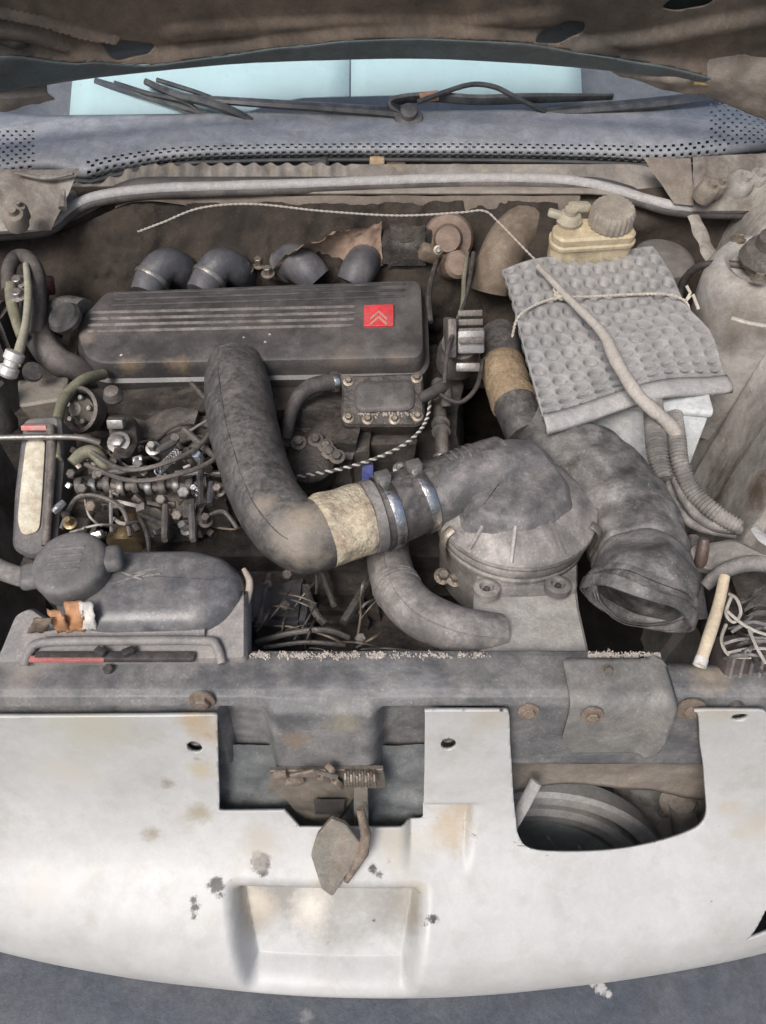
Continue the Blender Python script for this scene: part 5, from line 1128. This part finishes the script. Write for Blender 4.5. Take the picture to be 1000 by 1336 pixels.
# clutter between tank and lower hose
GB = T('gear_linkage', 'grimy gear linkage and castings between the expansion tank and the lower hose', 'linkage', H(410, 820, .60))
lump(H(365, 800, .65), (.07, .07, .06), 41, .7).part('mount', mat('bluish_casting', (.10, .10, .115), (.2, .18, .17), .5, .6), GB)
lump(H(430, 790, .60), (.12, .1, .08), 42, .7).part('casing', M_castd, GB)
for L, r in (([(335, 838, .70), (380, 826, .715), (425, 822, .715), (455, 832, .70)], 4), ([(345, 845, .70), (400, 838, .71), (450, 842, .70)], 3), ([(400, 770, .68), (412, 800, .69), (425, 815, .69)], 5), ([(480, 760, .66), (462, 790, .67), (448, 812, .67)], 6), ([(420, 745, .66), (436, 790, .67)], 4), ([(352, 750, .70), (345, 780, .71), (338, 815, .71)], 4)):
    P, R = path([(*p, r) for p in L], 6); Mesh().tube(P, R, 8).part('rod', M_cast, GB)
for u, v in ((350, 765), (372, 792), (345, 808), (375, 752), (470, 835)): Mesh().bolt(H(u, v, .70), (.1, -.4, 1), .006, .008, False).part('nut', M_cast, GB)
for i in range(24):                                                  # dry stalks caught among the rods
    u0, v0 = rnd_.uniform(330, 480), rnd_.uniform(745, 850); a = rnd_.uniform(-1.7, -.3) if rnd_.random() < .6 else rnd_.uniform(-.3, .3); l = rnd_.uniform(12, 32)
    P, _ = path([(u0, v0, .70, 1), (u0+l*math.cos(a)+rnd_.uniform(-4, 4), v0+l*math.sin(a), .72, 1), (u0+2*l*math.cos(a), v0+2*l*math.sin(a)+4, .705, 1)], 5); Mesh().tube(P, rnd_.uniform(.0006, .0016), 5).part('stalk', rnd_.choice((M_hose2, M_cast, M_brown, M_castd)), GB)
for u, v in ((578, 752), (594, 755)): Mesh().bolt(H(u, v, .70), (.1, -.4, 1), .006, .010).thing('bracket_bolt', 'light bolt left of the airbox snout, ' + ('nearer the lower hose' if u < 585 else 'nearer the snout'), 'bolt', M_zinc)
# ------------------------------------------------------------------ right front corner: stick, wires, relay
P, R = path([(946, 752, .80, 7), (938, 790, .79, 7.5), (927, 826, .785, 8), (914, 866, .775, 8)], 6)
TS = Mesh().tube(P, R, 12, wob=.06).thing('tan_rod', 'short tan rod leaning at the right front corner', 'rod', M_tan)
m, *_ = ring_around(P, R, .97, .004, .0004, 14); m.part('frayed_end', M_paper, TS)
for i, L in enumerate(([(952, 775, .80), (962, 782, .805), (967, 800, .80), (958, 812, .795), (948, 800, .795), (955, 778, .80)], [(950, 798, .80), (972, 816, .80), (1000, 828, .795), (1040, 835, .79)], [(945, 840, .79), (970, 834, .795), (1005, 838, .79), (1040, 850, .79)], [(950, 852, .785), (985, 846, .79), (1030, 850, .785)], [(978, 822, .80), (988, 845, .80), (1000, 866, .795)], [(955, 825, .79), (980, 812, .80), (1010, 815, .80), (1040, 800, .79)], [(948, 815, .785), (942, 835, .785), (952, 855, .785), (980, 858, .785)])):
    labs = ('pale wire loop beside the tan rod', 'pale wire running to the right edge from the wire loop', 'pale wire crossing low behind the tan rod', 'lowest pale wire at the right front corner', 'short straight pale wire end pointing down at the right edge', 'pale wire rising towards the right edge', 'pale wire curling round near the foot of the tan rod')
    P, R = path([(*p, 2.2) for p in L], 8); Mesh().tube(P, R, 6).thing('wire', labs[i], 'wire', M_wire if i % 3 != 2 else M_hose2, 'loose wires at the right front corner')
RL = T('wiring_connector', 'dark ribbed wiring connector low at the right front corner', 'connector', H(965, 868, .73))
Mesh().box(H(968, 866, .745), (.05, .03, .05), (-.3, 0, .1), .004).part('body', mat('brown_black', (.06, .045, .045), (.16, .13, .12), .5, .6), RL)
for k_ in range(5): Mesh().box(H(968, 866, .745)+Vector((-.018+.009*k_, -.016, .006)), (.003, .004, .042), (-.3, 0, .1), .001).part('ridge', M_hose2, RL)
for i in range(16):
    u0, v0 = rnd_.uniform(945, 985), rnd_.uniform(780, 862); a = rnd_.uniform(-.7, .5); l = rnd_.uniform(14, 30)
    P, _ = path([(u0, v0, .77, 1), (u0+l*math.cos(a)+rnd_.uniform(-5, 5), v0+l*math.sin(a)+rnd_.uniform(-10, 10), .795, 1), (u0+2*l*math.cos(a), v0+2*l*math.sin(a), .775, 1)], 6)
    Mesh().tube(P, rnd_.uniform(.0008, .0022), 6).part('wire', rnd_.choice((M_cable, M_cable, M_hose2, M_wire, M_cast)), RL)
for k_, L in enumerate(([(905, 702, .75, 8), (905, 740, .745, 9), (908, 775, .735, 11), (912, 808, .72, 12)],)):
    P, R = path(L, 6); c_ = Mesh().tube(P, R, 14).thing('lamp_cable_boot', 'dark rubber boot with a coppery end right of the open duct', 'boot', M_hose)
    m = Mesh(); m.lathe([(.005, 0), (.0065, .004), (.006, .022), (.004, .03), (0, .03)], H(914, 738, .765), (0, .4, .9), 14); m.part('copper_end', mat('copper', (.15, .105, .085), (.16, .12, .10), .7, .5, metal=.5), c_)
M = Mesh(); L = [H(u, v, z) for u, v, z in ((900, 712, .775), (960, 702, .79), (1000, 722, .80), (1060, 730, .81), (1060, 752, .80), (990, 738, .79), (940, 745, .775), (910, 738, .765))]
M.slab(fillet(L, .008, 3), [(0, -.012), (0, -.002), (-.003, 0)], (0, -.3, 1)); M.thing('headlamp_bracket', 'dark pressed bracket reaching in from the right below the wiring', 'bracket', mat('bracket_grey', (.15, .14, .13), (.24, .21, .19), .6, .6))
P, R = path([(985, 690, .81, 6), (1000, 705, .81, 9), (1030, 715, .81, 10)], 6); Mesh().tube(P, R, 10, flat=.6).thing('white_tab', 'whitish tab at the right edge above the pressed bracket', 'tab', M_seal)
hose([(920, 765, .765, 8), (945, 745, .78, 10), (985, 735, .79, 11), (1040, 742, .79, 12)], 8, 12).thing('corner_hose', 'grey-brown hose arching across the right front corner', 'hose', M_hose2)
lump(H(1000, 800, .69), (.12, .09, .08), 51, 1.2).thing('headlamp', 'dark dusty headlamp housing behind the loose wires', 'headlamp housing', M_castd)
